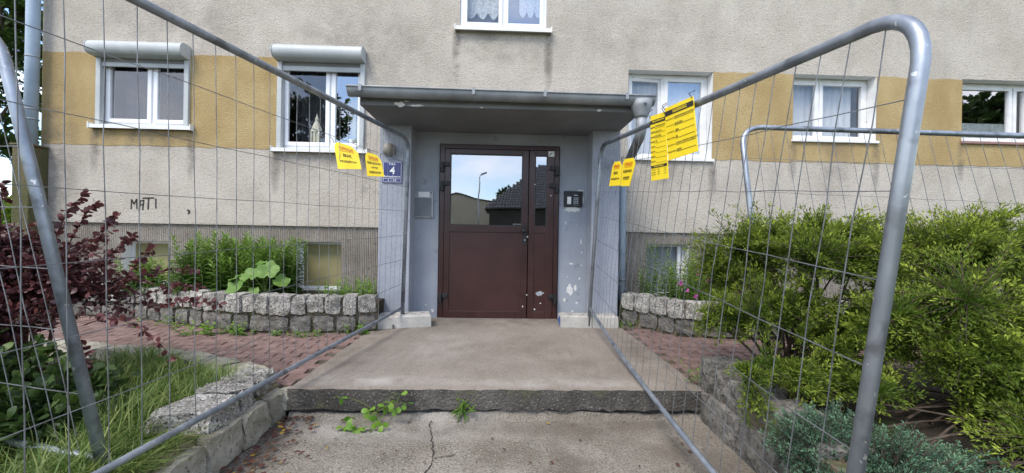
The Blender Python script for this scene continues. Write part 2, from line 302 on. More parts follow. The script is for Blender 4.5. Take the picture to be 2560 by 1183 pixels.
# lower concrete slab in front of the step, slightly uneven
def uneven(name, mat, x0, x1, y0, y1, z, nx, ny, amp, thick, parent=None, edge=0, **kw):
    b = MB(); vs = []
    for j in range(ny+1):
        for i in range(nx+1):
            e = edge*random.uniform(-1, 1) if j == 0 or i in (0, nx) else 0
            vs.append((x0+(x1-x0)*i/nx+(e if i in (0, nx) else 0), y0+(y1-y0)*j/ny+(e if j == 0 else 0), z+random.uniform(-amp, amp)))
    fs = [(j*(nx+1)+i, j*(nx+1)+i+1, (j+1)*(nx+1)+i+1, (j+1)*(nx+1)+i) for j in range(ny) for i in range(nx)]
    b.add(vs, fs)
    rim = [i for i in range(nx+1)]+[(j+1)*(nx+1)-1 for j in range(1, ny+1)]+[ny*(nx+1)+i for i in range(nx-1, -1, -1)]+[j*(nx+1) for j in range(ny-1, 0, -1)]
    k = len(b.v); b.v += [(b.v[i][0], b.v[i][1], b.v[i][2]-thick+random.uniform(-amp, amp)*3) for i in rim]; n = len(rim)
    for i in range(n): b.f.append((rim[i], rim[(i+1) % n], k+(i+1) % n, k+i)); b.m.append(1)
    return b.build(name, mat, parent, **kw)
uneven('pavement', ['concrete_low', 'concrete_low'], -1.47, 1.36, -8.9, 2.51, 0, 30, 80, .004, .055, kind='structure')
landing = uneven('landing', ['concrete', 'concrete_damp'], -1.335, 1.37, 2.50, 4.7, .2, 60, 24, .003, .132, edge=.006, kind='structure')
b = MB(); xs = np.linspace(-1.34, 1.375, 50)                       # footing under the overhanging slab edge
top = [(x, 2.522+.012*math.sin(x*7)+random.uniform(-.004, .004), .045+.012*math.sin(3*x+1)+random.uniform(-.006, .006)) for x in xs]
bot = [(x, 2.49+random.uniform(-.006, .006), -.01) for x in xs]; bk = [(x, 2.8, .05) for x in xs]; n = len(xs)
b.add(top+bot+bk, [(i, i+1, n+i+1, n+i) for i in range(n-1)]+[(i, i+1, 2*n+i+1, 2*n+i) for i in range(n-1)])
b.build('footing', 'concrete_low', landing)
def ribbon(name, mat, parent, pts, wd, z):
    b = MB(); P = []; Q = []
    for i, (x, y) in enumerate(pts):
        dx, dy = pts[min(i+1, len(pts)-1)][0]-pts[max(i-1, 0)][0], pts[min(i+1, len(pts)-1)][1]-pts[max(i-1, 0)][1]
        l = math.hypot(dx, dy) or 1; h = wd*random.uniform(.3, 1); P.append((x-dy/l*h, y+dx/l*h, z)); Q.append((x+dy/l*h, y-dx/l*h, z))
    n = len(P); b.add(P+Q, [(i, i+1, n+i+1, n+i) for i in range(n-1)]); return b.build(name, mat, parent)
pav = bpy.data.objects['pavement']
def wiggle(pts, n, a):
    out = []
    for (p, q) in zip(pts[:-1], pts[1:]):
        for i in range(n): t = i/n; out.append((p[0]+(q[0]-p[0])*t+random.uniform(-a, a), p[1]+(q[1]-p[1])*t+random.uniform(-a, a)))
    return out+[pts[-1]]
ribbon('crack', 'crack', pav, wiggle([(-.43, 2.48), (-.40, 2.34), (-.35, 2.14), (-.34, 2.06), (-.36, 1.85), (-.3, 1.6), (-.33, 1.2)], 9, .009), .0042, .0065)
ribbon('crack', 'crack', pav, wiggle([(-.34, 2.06), (-.27, 2.09), (-.22, 2.10)], 7, .007), .0035, .0066)
# paved paths left and right, pavers laid one by one
paver_me = []
for k in range(4):
    b = MB(); n = 8; o = []; L2, W2, a = .0955, .0452, .009
    for i in range(n+1): x = -L2+2*L2*i/n; o.append((x, -W2+a*math.sin(4*math.pi*(x+.1)/.2)))
    for i in range(n, -1, -1): x = -L2+2*L2*i/n; o.append((x, W2+a*math.sin(4*math.pi*(x+.1)/.2)))
    m = len(o); vs = [(x, y, -.03) for x, y in o]+[(x, y, -.005) for x, y in o]+[(x*.965, y*.93, random.uniform(-.001, .001)) for x, y in o]
    b.add(vs, [(i, (i+1) % m, m+(i+1) % m, m+i) for i in range(m)]+[(m+i, m+(i+1) % m, 2*m+(i+1) % m, 2*m+i) for i in range(m)]+[tuple(range(2*m, 3*m))])
    t = b.build('paver', 'paver'); paver_me.append(t.data); bpy.data.objects.remove(t)
def inside(p, poly):
    c = False; x, y = p
    for i in range(len(poly)):
        (x1, y1), (x2, y2) = poly[i], poly[i-1]
        if (y1 > y) != (y2 > y) and x < (x2-x1)*(y-y1)/(y2-y1)+x1: c = not c
    return c
def paved(poly, z, ang):
    base = MB().prism([(x, y, z-.05) for x, y in poly], (0, 0, .036)).build('path', 'joint_sand', kind='structure')
    ca, sa = math.cos(ang), math.sin(ang); c0 = V((poly[0][0], poly[0][1], 0)); cnt = 0
    for j in range(-60, 60):
        for i in range(-60, 60):
            u, v = (i+.5*(j % 2))*.2, j*.1; x, y = c0.x+u*ca-v*sa, c0.y+u*sa+v*ca
            if inside((x, y), poly) and cnt < 298:
                o = link('paver', random.choice(paver_me), base); cnt += 1
                o.location = (x, y, z+random.uniform(-.003, .003)); o.rotation_euler = (random.uniform(-.012, .012), random.uniform(-.012, .012), ang+math.pi*random.randint(0, 1)+random.uniform(-.012, .012))
paved([(-1.36, 2.55), (-1.62, 2.75), (-2.2, 3.05), (-3.0, 3.3), (-4.9, 3.7), (-4.9, 4.75), (-4.0, 4.5), (-3.2, 4.3), (-2.5, 4.02), (-1.36, 4.08)], .193, .10)
paved([(1.39, 2.62), (1.9, 2.84), (2.6, 2.95), (4.6, 2.95), (4.6, 3.8), (2.2, 3.85), (1.8, 4.0), (1.6, 4.25), (1.39, 4.4)], .193, -.12)
# garden beds
def bed(poly, z, h):
    nz = len(poly); c = (sum(p[0] for p in poly)/nz, sum(p[1] for p in poly)/nz)
    b = MB(); b.add([(*p, z) for p in poly]+[(*p, z-h) for p in poly]+[(*c, z+.04)], [(i, (i+1) % nz, 2*nz) for i in range(nz)]+[(i, (i+1) % nz, nz+(i+1) % nz, nz+i) for i in range(nz)])
    return b.build('garden_bed', 'soil', kind='structure')
bed([(-1.52, -.5), (-1.52, 2.55), (-1.75, 2.8), (-2.6, 3.12), (-3.5, 3.38), (-5.5, 3.8), (-7, 3.9), (-7, -.5)], .14, .22)
bed([(-1.3, 4.1), (-2.2, 4.0), (-2.7, 4.05), (-3.4, 4.3), (-4.2, 4.6), (-5.6, 4.7), (-5.6, 4.95), (-1.3, 4.95)], .47, .5)
bed([(1.42, 4.5), (1.75, 4.25), (1.95, 4.0), (2.3, 3.95), (8, 3.95), (8, 4.95), (1.42, 4.95)], .46, .5)
bed([(1.42, .4), (6, .4), (6, 2.93), (2.6, 2.93), (1.95, 2.8), (1.42, 2.5)], .22, .3)

# ------------------------------------------------------------------ dry stone walls, stone by stone
def stone_mesh(sx, sy, sz, rough, cuts=2):
    bm = bmesh.new(); bmesh.ops.create_cube(bm, size=1); bmesh.ops.subdivide_edges(bm, edges=bm.edges, cuts=cuts, use_grid_fill=True)
    for v in bm.verts:
        c = v.co; q = [abs(x) > .49 for x in c]; k = sum(q)
        f = {3: .90, 2: .97}.get(k, 1.0)
        for a in range(3): c[a] *= (f if q[a] else 1)
        c.x = c.x*sx+random.uniform(-1, 1)*rough; c.y = c.y*sy+random.uniform(-1, 1)*rough; c.z = c.z*sz+random.uniform(-1, 1)*rough*.8
    me = bpy.data.meshes.new('stone'); bm.to_mesh(me); bm.free(); return me
def stone(parent, c, size, ang, mat='stone', rough=.012, tilt=(0, 0), name='stone'):
    me = stone_mesh(*size, rough); me.materials.append(MATS[mat]); o = link(name, me, parent)
    o.location = V(c)-org(parent); o.rotation_euler = (tilt[0], tilt[1], ang); return o
def along(pts, step, jit):
    """walk a polyline, yielding centre, angle, length for stones laid end to end"""
    P = [V((*p, 0)) for p in pts]; seg = [(a, c, (c-a).length) for a, c in zip(P[:-1], P[1:])]; tot = sum(s[2] for s in seg); d = 0
    while d < tot-.03:
        L = min(step*random.uniform(1-jit, 1+jit), tot-d); m = d+L/2; q = m
        for a, c, l in seg:
            if q <= l: break
            q -= l
        t = (c-a).normalized(); p = a+t*min(q, l); yield p.x, p.y, math.atan2(t.y, t.x), L; d += L
def planter(label, pts, z0, group=None):
    t = thing('planter_wall', (pts[0][0], pts[0][1], z0), label, 'stone wall', group)
    core = MB()
    for a, c in zip(pts[:-1], pts[1:]):
        d = (V((*c, 0))-V((*a, 0))); nrm = V((-d.y, d.x, 0)).normalized(); nrm = nrm if nrm.y > 0 else -nrm
        a3, c3 = V((*a, z0-.02))+nrm*.035, V((*c, z0-.02))+nrm*.035
        core.prism([a3, c3, c3+nrm*.12, a3+nrm*.12], (0, 0, .34))
    core.build('mortar', 'mortar', t)
    for x, y, an, L in along(pts, .215, .12):
        ny = V((-math.sin(an), math.cos(an), 0)); ny = ny if ny.y > 0 else -ny
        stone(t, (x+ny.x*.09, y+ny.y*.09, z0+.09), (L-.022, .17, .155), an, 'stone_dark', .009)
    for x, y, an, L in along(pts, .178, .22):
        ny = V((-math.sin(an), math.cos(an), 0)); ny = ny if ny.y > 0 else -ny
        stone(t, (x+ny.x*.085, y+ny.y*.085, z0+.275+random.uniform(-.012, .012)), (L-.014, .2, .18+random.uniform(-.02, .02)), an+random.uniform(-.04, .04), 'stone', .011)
    return t
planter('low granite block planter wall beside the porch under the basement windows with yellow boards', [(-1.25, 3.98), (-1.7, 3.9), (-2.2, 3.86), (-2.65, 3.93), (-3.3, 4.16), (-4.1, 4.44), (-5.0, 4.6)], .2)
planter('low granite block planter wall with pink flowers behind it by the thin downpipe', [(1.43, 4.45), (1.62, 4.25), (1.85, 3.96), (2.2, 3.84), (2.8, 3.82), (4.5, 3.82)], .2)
# front retaining wall of the left bed: big cap stones over flat face stones
t = thing('retaining_wall', (-1.45, 2.2, 0), 'moss-jointed granite retaining wall holding the grassy bed beside the step', 'stone wall')
MB().prism([(-1.50, .6, -.03), (-1.43, .6, -.03), (-1.43, 2.56, -.03), (-1.56, 2.66, -.03)], (0, 0, .24)).build('mortar', 'mortar', t)
for (y, ly, hz, zc) in [(.75, .34, .2, .1), (1.1, .3, .19, .1), (1.42, .31, .2, .105), (1.72, .25, .2, .1), (1.99, .24, .2, .105), (2.24, .22, .19, .10), (2.45, .16, .18, .10)]:
    stone(t, (-1.405+random.uniform(-.01, .01), y, zc), (.1, ly, hz), random.uniform(-.06, .06), 'stone_flat', .012)
for (x, y, sx, sy, sz, zc) in [(-1.555, 2.02, .29, .24, .15, .235), (-1.55, 2.235, .27, .15, .13, .245), (-1.56, 2.40, .27, .14, .115, .25), (-1.60, 2.54, .26, .12, .11, .245)]:
    stone(t, (x, y, zc), (sx, sy, sz), random.uniform(-.16, .16), 'stone', .02)
for (y, ly) in [(1.72, .26), (1.45, .25)]: stone(t, (-1.52, y, .155), (.24, ly, .08), .05, 'mortar', .016)
stone(t, (-1.40, 2.53, .12), (.12, .1, .12), .4, 'stone_flat', .012); stone(t, (-1.42, 2.50, .04), (.1, .12, .1), -.3, 'stone_dark', .012)
t = thing('border_stones', (-2.4, 3.1, .17), 'row of flat granite border stones between the paved path and the grass', 'stone border')
for x, y, an, L in along([(-1.62, 2.66), (-1.85, 2.84), (-2.3, 3.04), (-2.9, 3.2), (-3.6, 3.36), (-4.6, 3.56)], .36, .2):
    stone(t, (x, y, .175), (L-.02, .17, .12), an+random.uniform(-.05, .05), 'stone_flat', .014)
t = thing('retaining_wall', (1.45, 2.0, 0), 'dark granite retaining wall holding the shrub bed beside the step', 'stone wall')
MB().prism([(1.385, .7, -.03), (1.5, .7, -.03), (1.5, 2.6, -.03), (1.4, 2.6, -.03)], (0, 0, .3)).build('mortar', 'mortar', t)
for (y, ly) in [(.85, .4), (1.25, .36), (1.62, .34), (1.96, .3), (2.28, .32), (2.52, .16)]:
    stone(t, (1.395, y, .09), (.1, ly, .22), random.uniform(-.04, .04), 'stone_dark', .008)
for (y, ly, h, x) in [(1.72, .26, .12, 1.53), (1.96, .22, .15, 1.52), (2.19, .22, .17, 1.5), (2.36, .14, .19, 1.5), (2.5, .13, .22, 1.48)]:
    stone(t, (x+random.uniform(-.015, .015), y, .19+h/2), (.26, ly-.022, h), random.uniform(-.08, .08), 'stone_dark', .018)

# ------------------------------------------------------------------ apartment building
YW, YP = 4.9, 4.93
bld = thing('apartment_building', (0, YW, 0), 'grey rendered apartment block with ochre bands and a brown entrance door under a flat canopy', 'building')
WIN = dict(w1=(-4.985, -3.885, 2.49, 3.42), w2=(-2.80, -1.735, 2.255, 3.45), w3=(1.62, 2.725, 2.24, 3.377), w4=(3.795, 4.915, 2.53, 3.387), w5=(6.085, 7.2, 2.56, 3.39), w0=(-.555, .55, 3.835, 5.2))
DOORHOLE = (-1.1, 1.1, 1.27, 2.7)
wall_holes(list(WIN.values())+[DOORHOLE], -5.66, 12, 1.295, 9, YW, .2, 0, 1).build('wall', ['plaster', 'oldwhite'], bld)
MB().box(-5.66, -5.64, YW+.01, 15, 1.295, 9).box(-5.66, 12, 14.98, 15, -.1, 9).box(11.98, 12, YW+.01, 15, -.1, 9).box(-5.62, -5.6, YP, 15, -.1, 1.3).build('side_wall', 'plaster', bld)
MB().box(-5.9, 12.2, 4.6, 15.2, 9, 9.25).build('roof', 'felt', bld)
MB().box(-5.66, 12, YW, YW+.2, 1.285, 1.296).build('plinth_ledge', 'plaster', bld)
BW = [(-4.70, -4.14, .52, 1.065), (-2.58, -2.01, .48, 1.09), (1.91, 2.462, .48, 1.133)]
wall_holes(BW+[(-1.1, 1.1, -.2, 1.4)], -5.66, 12, -.1, 1.29, YP, .22, 0, 1).build('plinth', ['plinth', 'oldwhite'], bld)
MB().box(-5.6, -1.42, 6.4, 6.45, 0, 6).box(1.42, 11.9, 6.4, 6.45, 0, 6).box(-1.42, 1.42, 6.4, 6.45, 2.8, 6).box(-5.6, 11.9, 5.12, 6.4, 5.9, 6).box(-5.6, -1.42, 5.12, 6.4, 1.5, 1.55).box(1.42, 11.9, 5.12, 6.4, 1.5, 1.55)\
    .box(-5.6, -5.55, 5.12, 6.4, 1.5, 6).box(-3.4, -3.35, 5.12, 6.4, 1.5, 6).box(-1.44, -1.4, 5.12, 6.4, 1.5, 6).box(1.4, 1.44, 5.12, 6.4, 1.5, 6).box(3.2, 3.25, 5.12, 6.4, 1.5, 6).box(5.5, 5.55, 5.12, 6.4, 1.5, 6).box(-1.4, 1.4, 5.12, 6.4, 3.0, 3.05).build('room', 'room', bld)
# ochre painted bands: a slightly thicker coat of render between the windows
def band(x0, x1, z0=2.243, z1=3.382):
    b = MB(); n = max(2, int((x1-x0)/.12)); xs = [x0+(x1-x0)*i/n for i in range(n+1)]; j = lambda: random.uniform(-.011, .011)
    lo = [(x, YW-.004, z0+j()) for x in xs]; hi = [(x, YW-.004, z1+j()) for x in xs]; lb = [(p[0], YW+.002, p[2]) for p in lo]; hb = [(p[0], YW+.002, p[2]) for p in hi]; k = n+1
    b.add(lo+hi+lb+hb, [(i, i+1, k+i+1, k+i) for i in range(n)]+[(i, i+1, 2*k+i+1, 2*k+i) for i in range(n)]+[(k+i, k+i+1, 3*k+i+1, 3*k+i) for i in range(n)]); b.build('painted_band', 'ochre', bld)
band(-5.655, -4.987); band(-3.883, -2.803); band(2.727, 3.793); band(4.917, 6.083); band(7.202, 11.9)
band(-4.985, -3.885, 2.243, 2.488); band(3.795, 4.915, 2.243, 2.526); band(6.085, 7.2, 2.243, 2.556)
# windows
def sill(win, x0, x1, z, out=.06, mat='sillmetal'):
    MB().box(x0-.05, x1+.05, YW-out, YW+.09, z-.028, z-.004).box(x0-.05, x1+.05, YW-out-.004, YW-out, z-.05, z-.004).box(x0-.062, x0-.05, YW-out-.01, YW+.02, z-.055, z+.02).box(x1+.05, x1+.062, YW-out-.01, YW+.02, z-.055, z+.02).build('sill', mat, win)
def sash(win, x0, x1, z0, z1, y, wd=.05, mat='pvc', glass='glass', bar=None):
    s = MB().ring(x0, x1, z0, z1, wd, y, y+.045).build('sash', mat, win, bevel=.006)
    MB().box(x0+wd-.004, x1-wd+.004, y+.02, y+.026, z0+wd-.004, z1-wd+.004).build('pane', glass, win)
def window(x0, x1, z0, z1, y, split, fw_=.055, mat='pvc', glasses=('glass', 'glass'), sashw=.05):
    wn = MB().ring(x0, x1, z0, z1, fw_, y, y+.07).box(split-.022, split+.022, y+.004, y+.07, z0+fw_, z1-fw_).build('window', mat, bld, bevel=.005)
    sash(wn, x0+fw_*.8, split-.012, z0+fw_*.8, z1-fw_*.8, y-.016, sashw, mat, glasses[0]); sash(wn, split+.012, x1-fw_*.8, z0+fw_*.8, z1-fw_*.8, y-.016, sashw, mat, glasses[1]); return wn
def shutter(win, x0, x1, z0, z1, boxz, drop):
    # housing: rounded front, end caps; guide rails; the bottom bar of the rolled-up curtain
    pr = [(YW-.01, boxz+.17)]+[(YW-.10-.07*math.sin(a), boxz+.085+.085*math.cos(a)) for a in [math.pi*i/14 for i in range(13)]]+[(YW-.01, boxz)]
    MB().prism([(x0+.006, a, c) for a, c in pr], (x1-x0-.012, 0, 0)).build('shutter_box', 'shutter', win, bevel=.006)
    for xa in (x0, x1-.006): MB().prism([(xa, YW-.01+(a-YW+.01)*1.03, boxz+.085+(c-boxz-.085)*1.03) for a, c in pr], (.006, 0, 0)).build('end_cap', 'shutter', win)
    for xa in (x0+.004, x1-.06): bx('guide_rail', 'shutter', win, xa, xa+.056, YW-.035, YW+.03, z0+.003, boxz-.002, bevel=.004)
    bx('shutter_curtain', 'shutter_dark', win, x0+.06, x1-.06, YW-.012, YW, boxz-.05, boxz+.002); bx('bottom_bar', 'shutter', win, x0+.06, x1-.06, YW-.02, YW+.004, boxz-.05-drop, boxz-.05, bevel=.004)
x0, x1, z0, z1 = WIN['w1']; wn = window(x0+.005, x1-.005, z0, z1, YW+.05, -4.37); shutter(wn, x0-.01, x1+.01, z0, z1, 3.31, .05); sill(wn, x0, x1, z0)
x0, x1, z0, z1 = WIN['w2']; wn = window(x0+.005, x1-.005, z0, z1, YW+.05, -2.175, glasses=('glass', 'glass_sky')); shutter(wn, x0-.01, x1+.01, z0, z1, 3.335, .06); sill(wn, x0, x1, z0)
x0, x1, z0, z1 = WIN['w0']; wn = window(x0+.003, x1-.003, z0+.003, z1-.003, YW+.02, -.005, .045, glasses=('glass', 'glass_sky')); sill(wn, x0, x1, z0, .07)
def oldwindow(k, split, sillmat='oldwhite', glasses=('glass_sky', 'glass_sky'), open_left=0):
    x0, x1, z0, z1 = WIN[k]; y = YW+.13
    wn = MB().ring(x0+.003, x1-.003, z0+.003, z1-.003, .05, y, y+.06).box(split-.028, split+.028, y+.003, y+.06, z0+.05, z1-.05).build('window', 'oldwhite', bld, bevel=.004)
    for i, (a, c) in enumerate(((x0+.045, split-.01), (split+.01, x1-.045))):
        ang = open_left if i == 0 else 0; b1 = MB().ring(a, c, z0+.045, z1-.045, .045, y-.012, y+.03); p1 = MB().box(a+.04, c-.04, y+.008, y+.014, z0+.085, z1-.085)
        for m_, nm, mt in ((b1, 'sash', 'oldwhite'), (p1, 'pane', glasses[i])):
            m_.v = [(a+(X-a)*math.cos(ang)+(Y-y)*math.sin(ang)*0, y+(Y-y)+(X-a)*math.sin(ang), Z) for X, Y, Z in m_.v]; m_.build(nm, mt, wn)
    MB().box(x0-.02, x1+.02, YW-.035, y, z0-.03, z0+.004).build('sill', sillmat, wn, bevel=.004); return wn
oldwindow('w3', 2.13, glasses=('glass', 'glass_sky'), open_left=.10); oldwindow('w4', 4.24, glasses=('glass', 'glass')); oldwindow('w5', 6.95, 'sillbrown', ('glass_sky', 'glass'))
def cellar(k, panel, frame_side, mat='oldwhite'):
    x0, x1, z0, z1 = BW[k]; y = YP+.13
    wn = MB().ring(x0+.003, x1-.003, z0+.003, z1-.003, .03, y, y+.05).build('cellar_window', mat, bld); bx('panel', panel, wn, x0+.033, x1-.033, y+.02, y+.03, z0+.033, z1-.033)
    if frame_side: bx('casing', 'oldwhite', wn, *((x0+.004, x0+.05) if frame_side < 0 else (x1-.1, x1-.06)), y-.03, y, z0+.02, z1-.02)
    bx('sill', 'plinth', wn, x0-.05, x1+.05, YP-.07, YP+.1, z0-.05, z0-.004, bevel=.005)
cellar(0, 'panel_yellow', 0); cellar(1, 'panel_yellow', -1); cellar(2, 'panel_grey', 1)
# porch: piers, recessed door wall, canopy
YPI, YD = 4.42, 4.67
for xa, xb in ((-1.388, -1.03), (1.055, 1.38)): bx('pier', 'pier', bld, xa, xb, YPI, YW+.05, -.05, 2.46, bevel=.008)
dw = wall_holes([(-.745, .715, .1, 2.31)], -1.03, 1.055, .1, 2.46, YD, .1, 0, 0).build('door_wall', 'door_wall', bld)
def blotch(parent, mat, cx, cz, rx, rz, y, n=14, name='peeled_patch'):
    pts = [(cx+rx*math.cos(a)*random.uniform(.45, 1.1), y, cz+rz*math.sin(a)*random.uniform(.45, 1.1)) for a in [2*math.pi*i/n for i in range(n)]]
    return MB().prism(pts, (0, .002, 0)).build(name, mat, parent)
for (cx, cz, rx, rz) in [(.865, .56, .05, .075), (.80, .44, .02, .03), (.93, .58, .02, .05), (.95, .40, .018, .02), (.87, .88, .03, .014), (.99, 1.15, .012, .04), (.78, 1.62, .008, .02), (1.0, 1.02, .01, .012), (.8, 1.38, .012, .02), (.9, .3, .02, .015), (.98, .7, .012, .02), (-.80, .29, .025, .03), (-.88, .36, .012, .012), (.93, 1.35, .008, .01), (.83, .72, .01, .01), (1.0, .86, .012, .008)]:
    blotch(dw, 'peeled', cx, cz, rx, rz, YD-.003)
# canopy
cp = MB().box(-1.375, 1.372, 3.75, YW, 2.445, 2.53).build('canopy', 'soffit', bld, bevel=.006)
MB().prism([(-1.40, 3.70, 2.535), (-1.40, YW, 2.64), (-1.40, YW, 2.66), (-1.40, 3.70, 2.562)], (2.80, 0, 0)).build('roofing', 'felt', cp)
MB().prism([(-1.37, 3.76, 2.531), (-1.37, YW-.003, 2.531), (-1.37, YW-.003, 2.638)], (2.737, 0, 0)).build('screed', 'soffit', cp)
for (cx, cz, rx, rz) in [(-.99, 2.462, .06, .03), (-.83, 2.452, .09, .012), (-.2, 2.45, .02, .008), (.95, 2.456, .03, .014)]: blotch(cp, 'peeled', cx, cz, rx, rz, 3.7475)
blotch(cp, 'peeled', -.93, 2.49, .03, .01, 3.7475)
# gutter: half round trough, rolled front lip
gz = lambda x: 2.572-.004*(x+1.45)
b = MB(); na = 10; GX = [-1.45+2.91*i/12 for i in range(13)]
for rad in (.068, .065):
    k = len(b.v)
    for x in GX:
        for i in range(na+1): a = math.pi*i/na; b.v.append((x, 3.672-rad*math.cos(a), gz(x)-rad*1.15*math.sin(a)))
    for i in range(12):
        for j in range(na): b.f.append((k+i*(na+1)+j, k+i*(na+1)+j+1, k+(i+1)*(na+1)+j+1, k+(i+1)*(na+1)+j)); b.m.append(0)
gut = b.build('gutter', 'zinc', bld, smooth=True)
MB().tube([(x, 3.602, gz(x)) for x in GX], .009, 8).build('rolled_lip', 'zinc', gut, smooth=True)
for x in (-1.45, 1.457): MB().prism([(x, 3.672-.068*math.cos(math.pi*i/10), gz(x)-.078*math.sin(math.pi*i/10)) for i in range(11)], (.003, 0, 0)).build('end_cap', 'zinc', gut)
for x in (-1.32, -.27, .40, 1.18):
    MB().tube([(x, 3.672-.072*math.cos(math.pi*i/10), gz(x)-.081*math.sin(math.pi*i/10)) for i in range(11)], .004, 4).box(x-.014, x+.014, 3.59, 3.597, gz(x)-.045, gz(x)+.018).build('bracket', 'zinc', gut)
# funnel and downpipe at the right end
px, py = 1.345, 3.672
dp = MB().tube([(px, py, 2.53), (px, py, 2.47), (px, py, 2.385), (px, py, 2.37)], [.10, .098, .062, .058], 20).build('downpipe', 'zinc', bld, smooth=True)
MB().tube([(px, py, 2.40), (px, py, 2.25), (px+.003, py+.03, 2.205), (px+.015, py+.12, 2.18)], .050, 16).build('elbow', 'zinc', dp, smooth=True)
MB().tube([(px+.01, py+.08, 2.19), (1.455, 4.50, 1.99), (1.46, 4.56, 1.95)], .047, 16).build('offset_pipe', 'pipe_dark', dp, smooth=True)
MB().tube([(1.455, 4.53, 1.985), (1.46, 4.56, 1.94), (1.46, 4.565, 1.88), (1.475, 4.57, .4)], .040, 16).build('lower_pipe', 'pipe_paint', dp, smooth=True)
MB().tube([(1.473, 4.57, .72), (1.474, 4.57, .69)], .047, 16).build('collar', 'pipe_dark', dp, smooth=True)
st = MB()
for a in (0, 60, 120): c, s_ = math.cos(math.radians(a))*.02, math.sin(math.radians(a))*.02; st.tube([(px-c, py-.102, 2.47-s_), (px+c, py-.102, 2.47+s_)], .0022, 4)
st.build('stamped_star', 'black', dp)
# corner downpipe of the building, with joints and a mossy stub it runs into
dp = MB().tube([(-5.66, 4.8, 9), (-5.66, 4.8, 3.3), (-5.67, 4.8, 2.15)], .060, 18).build('downpipe', 'pipe_paint', bld, smooth=True)
for z in (3.25, 2.62, 2.5, 4.4): MB().tube([(-5.66, 4.8, z), (-5.66, 4.8, z+.015)], .064, 18).build('joint', 'zinc', dp, smooth=True)
MB().box(-5.76, -5.56, 4.7, 4.9, -.05, 2.17).box(-5.78, -5.54, 4.68, 4.895, 2.17, 2.2).build('pipe_casing', 'moss_post', bld, bevel=.02)
# sprayed letters on the render
gy = YW-.002
def letter(*strokes, r=.0085):
    g = MB()
    for pts in strokes:
        for p, q in zip(pts[:-1], pts[1:]):
            d = V((q[0]-p[0], 0, q[1]-p[1])); n_ = V((-d.z, 0, d.x)).normalized()*r; p3, q3 = V((p[0], gy, p[1]))-d*.04, V((q[0], gy, q[1]))+d*.04
            g.prism([p3-n_, q3-n_, q3+n_, p3+n_], (0, .003, 0))
    g.build('graffiti_letter', 'ink', bld)
letter([(-4.57, 1.46), (-4.565, 1.575), (-4.535, 1.52), (-4.505, 1.58), (-4.50, 1.465)]); letter([(-4.475, 1.44), (-4.46, 1.56), (-4.42, 1.57), (-4.43, 1.45)], [(-4.47, 1.51), (-4.42, 1.515)])
letter([(-4.43, 1.595), (-4.30, 1.60)], [(-4.36, 1.60), (-4.365, 1.46)], r=.0095); letter([(-4.275, 1.59), (-4.272, 1.475)]); letter([(-3.89, 1.46), (-3.86, 1.44), (-3.88, 1.41)], r=.011)

# entrance door
y0 = YD-.045
dr = MB().box(-.73, -.675, y0, YD+.06, .2, 2.30).box(.645, .70, y0, YD+.06, .2, 2.30).box(-.675, .645, y0, YD+.06, 2.245, 2.30).build('door', 'door_paint', bld, bevel=.004)
def leaf(x0, x1, st_, px0, px1, nm):
    yl = y0-.012; b = MB()
    b.box(x0, px0, yl, yl+.05, .215, 2.24).box(px1, x1, yl, yl+.05, .215, 2.24).box(px0, px1, yl, yl+.05, 2.18, 2.24).box(px0, px1, yl, yl+.05, 1.245, 1.328).box(px0, px1, yl, yl+.05, .215, .30)
    b.build(nm, 'door_paint', dr, bevel=.004)
    bx('panel', 'door_panel', dr, px0, px1, yl+.012, yl+.03, .30, 1.245)
    bx('pane', 'glass_door', dr, px0, px1, yl+.02, yl+.028, 1.328, 2.18)
    MB().ring(px0, px1, 1.328, 2.18, .008, yl+.006, yl+.02).build('gasket', 'black', dr)
leaf(-.67, .331, .07, -.605, .258, 'door_leaf'); leaf(.341, .64, .07, .412, .556, 'door_leaf')
for x, s_, zs in ((-.700, 1, (2.02, 1.79, .455)), (.672, -1, (2.0, 1.79, .455))):
    for z in zs:
        MB().box(x-.016, x+.016, y0-.045, y0-.008, z-.06, z+.055).box(*sorted((x+s_*.018, x+s_*.085)), y0-.04, y0-.014, z+.005, z+.055).box(*sorted((x-s_*.02, x-s_*.035)), y0-.03, y0, z-.055, z-.01).build('hinge', 'black', dr, bevel=.004)
hp = bx('handle_plate', 'black', dr, .272, .318, y0-.022, y0-.012, 1.10, 1.335, bevel=.003)
MB().tube([(.287, y0-.02, 1.268), (.287, y0-.045, 1.268), (.283, y0-.06, 1.268), (.283, y0-.085, 1.268)], [.012, .012, .03, .027], 16).build('knob', 'black', dr, smooth=True)
MB().tube([(.297, y0-.02, 1.16), (.297, y0-.028, 1.16)], .010, 12).build('lock_cylinder', 'zinc', dr)
bx('sticker', 'paper', dr, .565, .638, y0-.014, y0-.0125, 2.17, 2.235)
MB().add([(.57, y0-.0146, 2.18), (.60, y0-.0146, 2.22), (.606, y0-.0146, 2.215), (.576, y0-.0146, 2.177)], [(0, 1, 2, 3)]).add([(.595, y0-.0146, 2.2), (.632, y0-.0146, 2.228), (.632, y0-.0146, 2.22), (.60, y0-.0146, 2.195)], [(0, 1, 2, 3)]).build('print', 'ink', dr)
blotch(dr, 'greybox', .485, .52, .06, .035, y0-.0015, 18, 'scraped_paint')
for (cx, cz, r_) in [(.41, 1.83, .010), (.60, 1.83, .010), (.605, 1.7, .010), (.5, .4, .012), (.43, .33, .012), (.285, .36, .012), (.33, 1.2, .012), (.335, .5, .01)]: blotch(dr, 'peeled', cx, cz, r_, r_, y0-.0145, 8, 'chipped_paint')
bx('threshold', 'concrete', dr, -.73, .70, YD-.09, YD+.05, .19, .214)
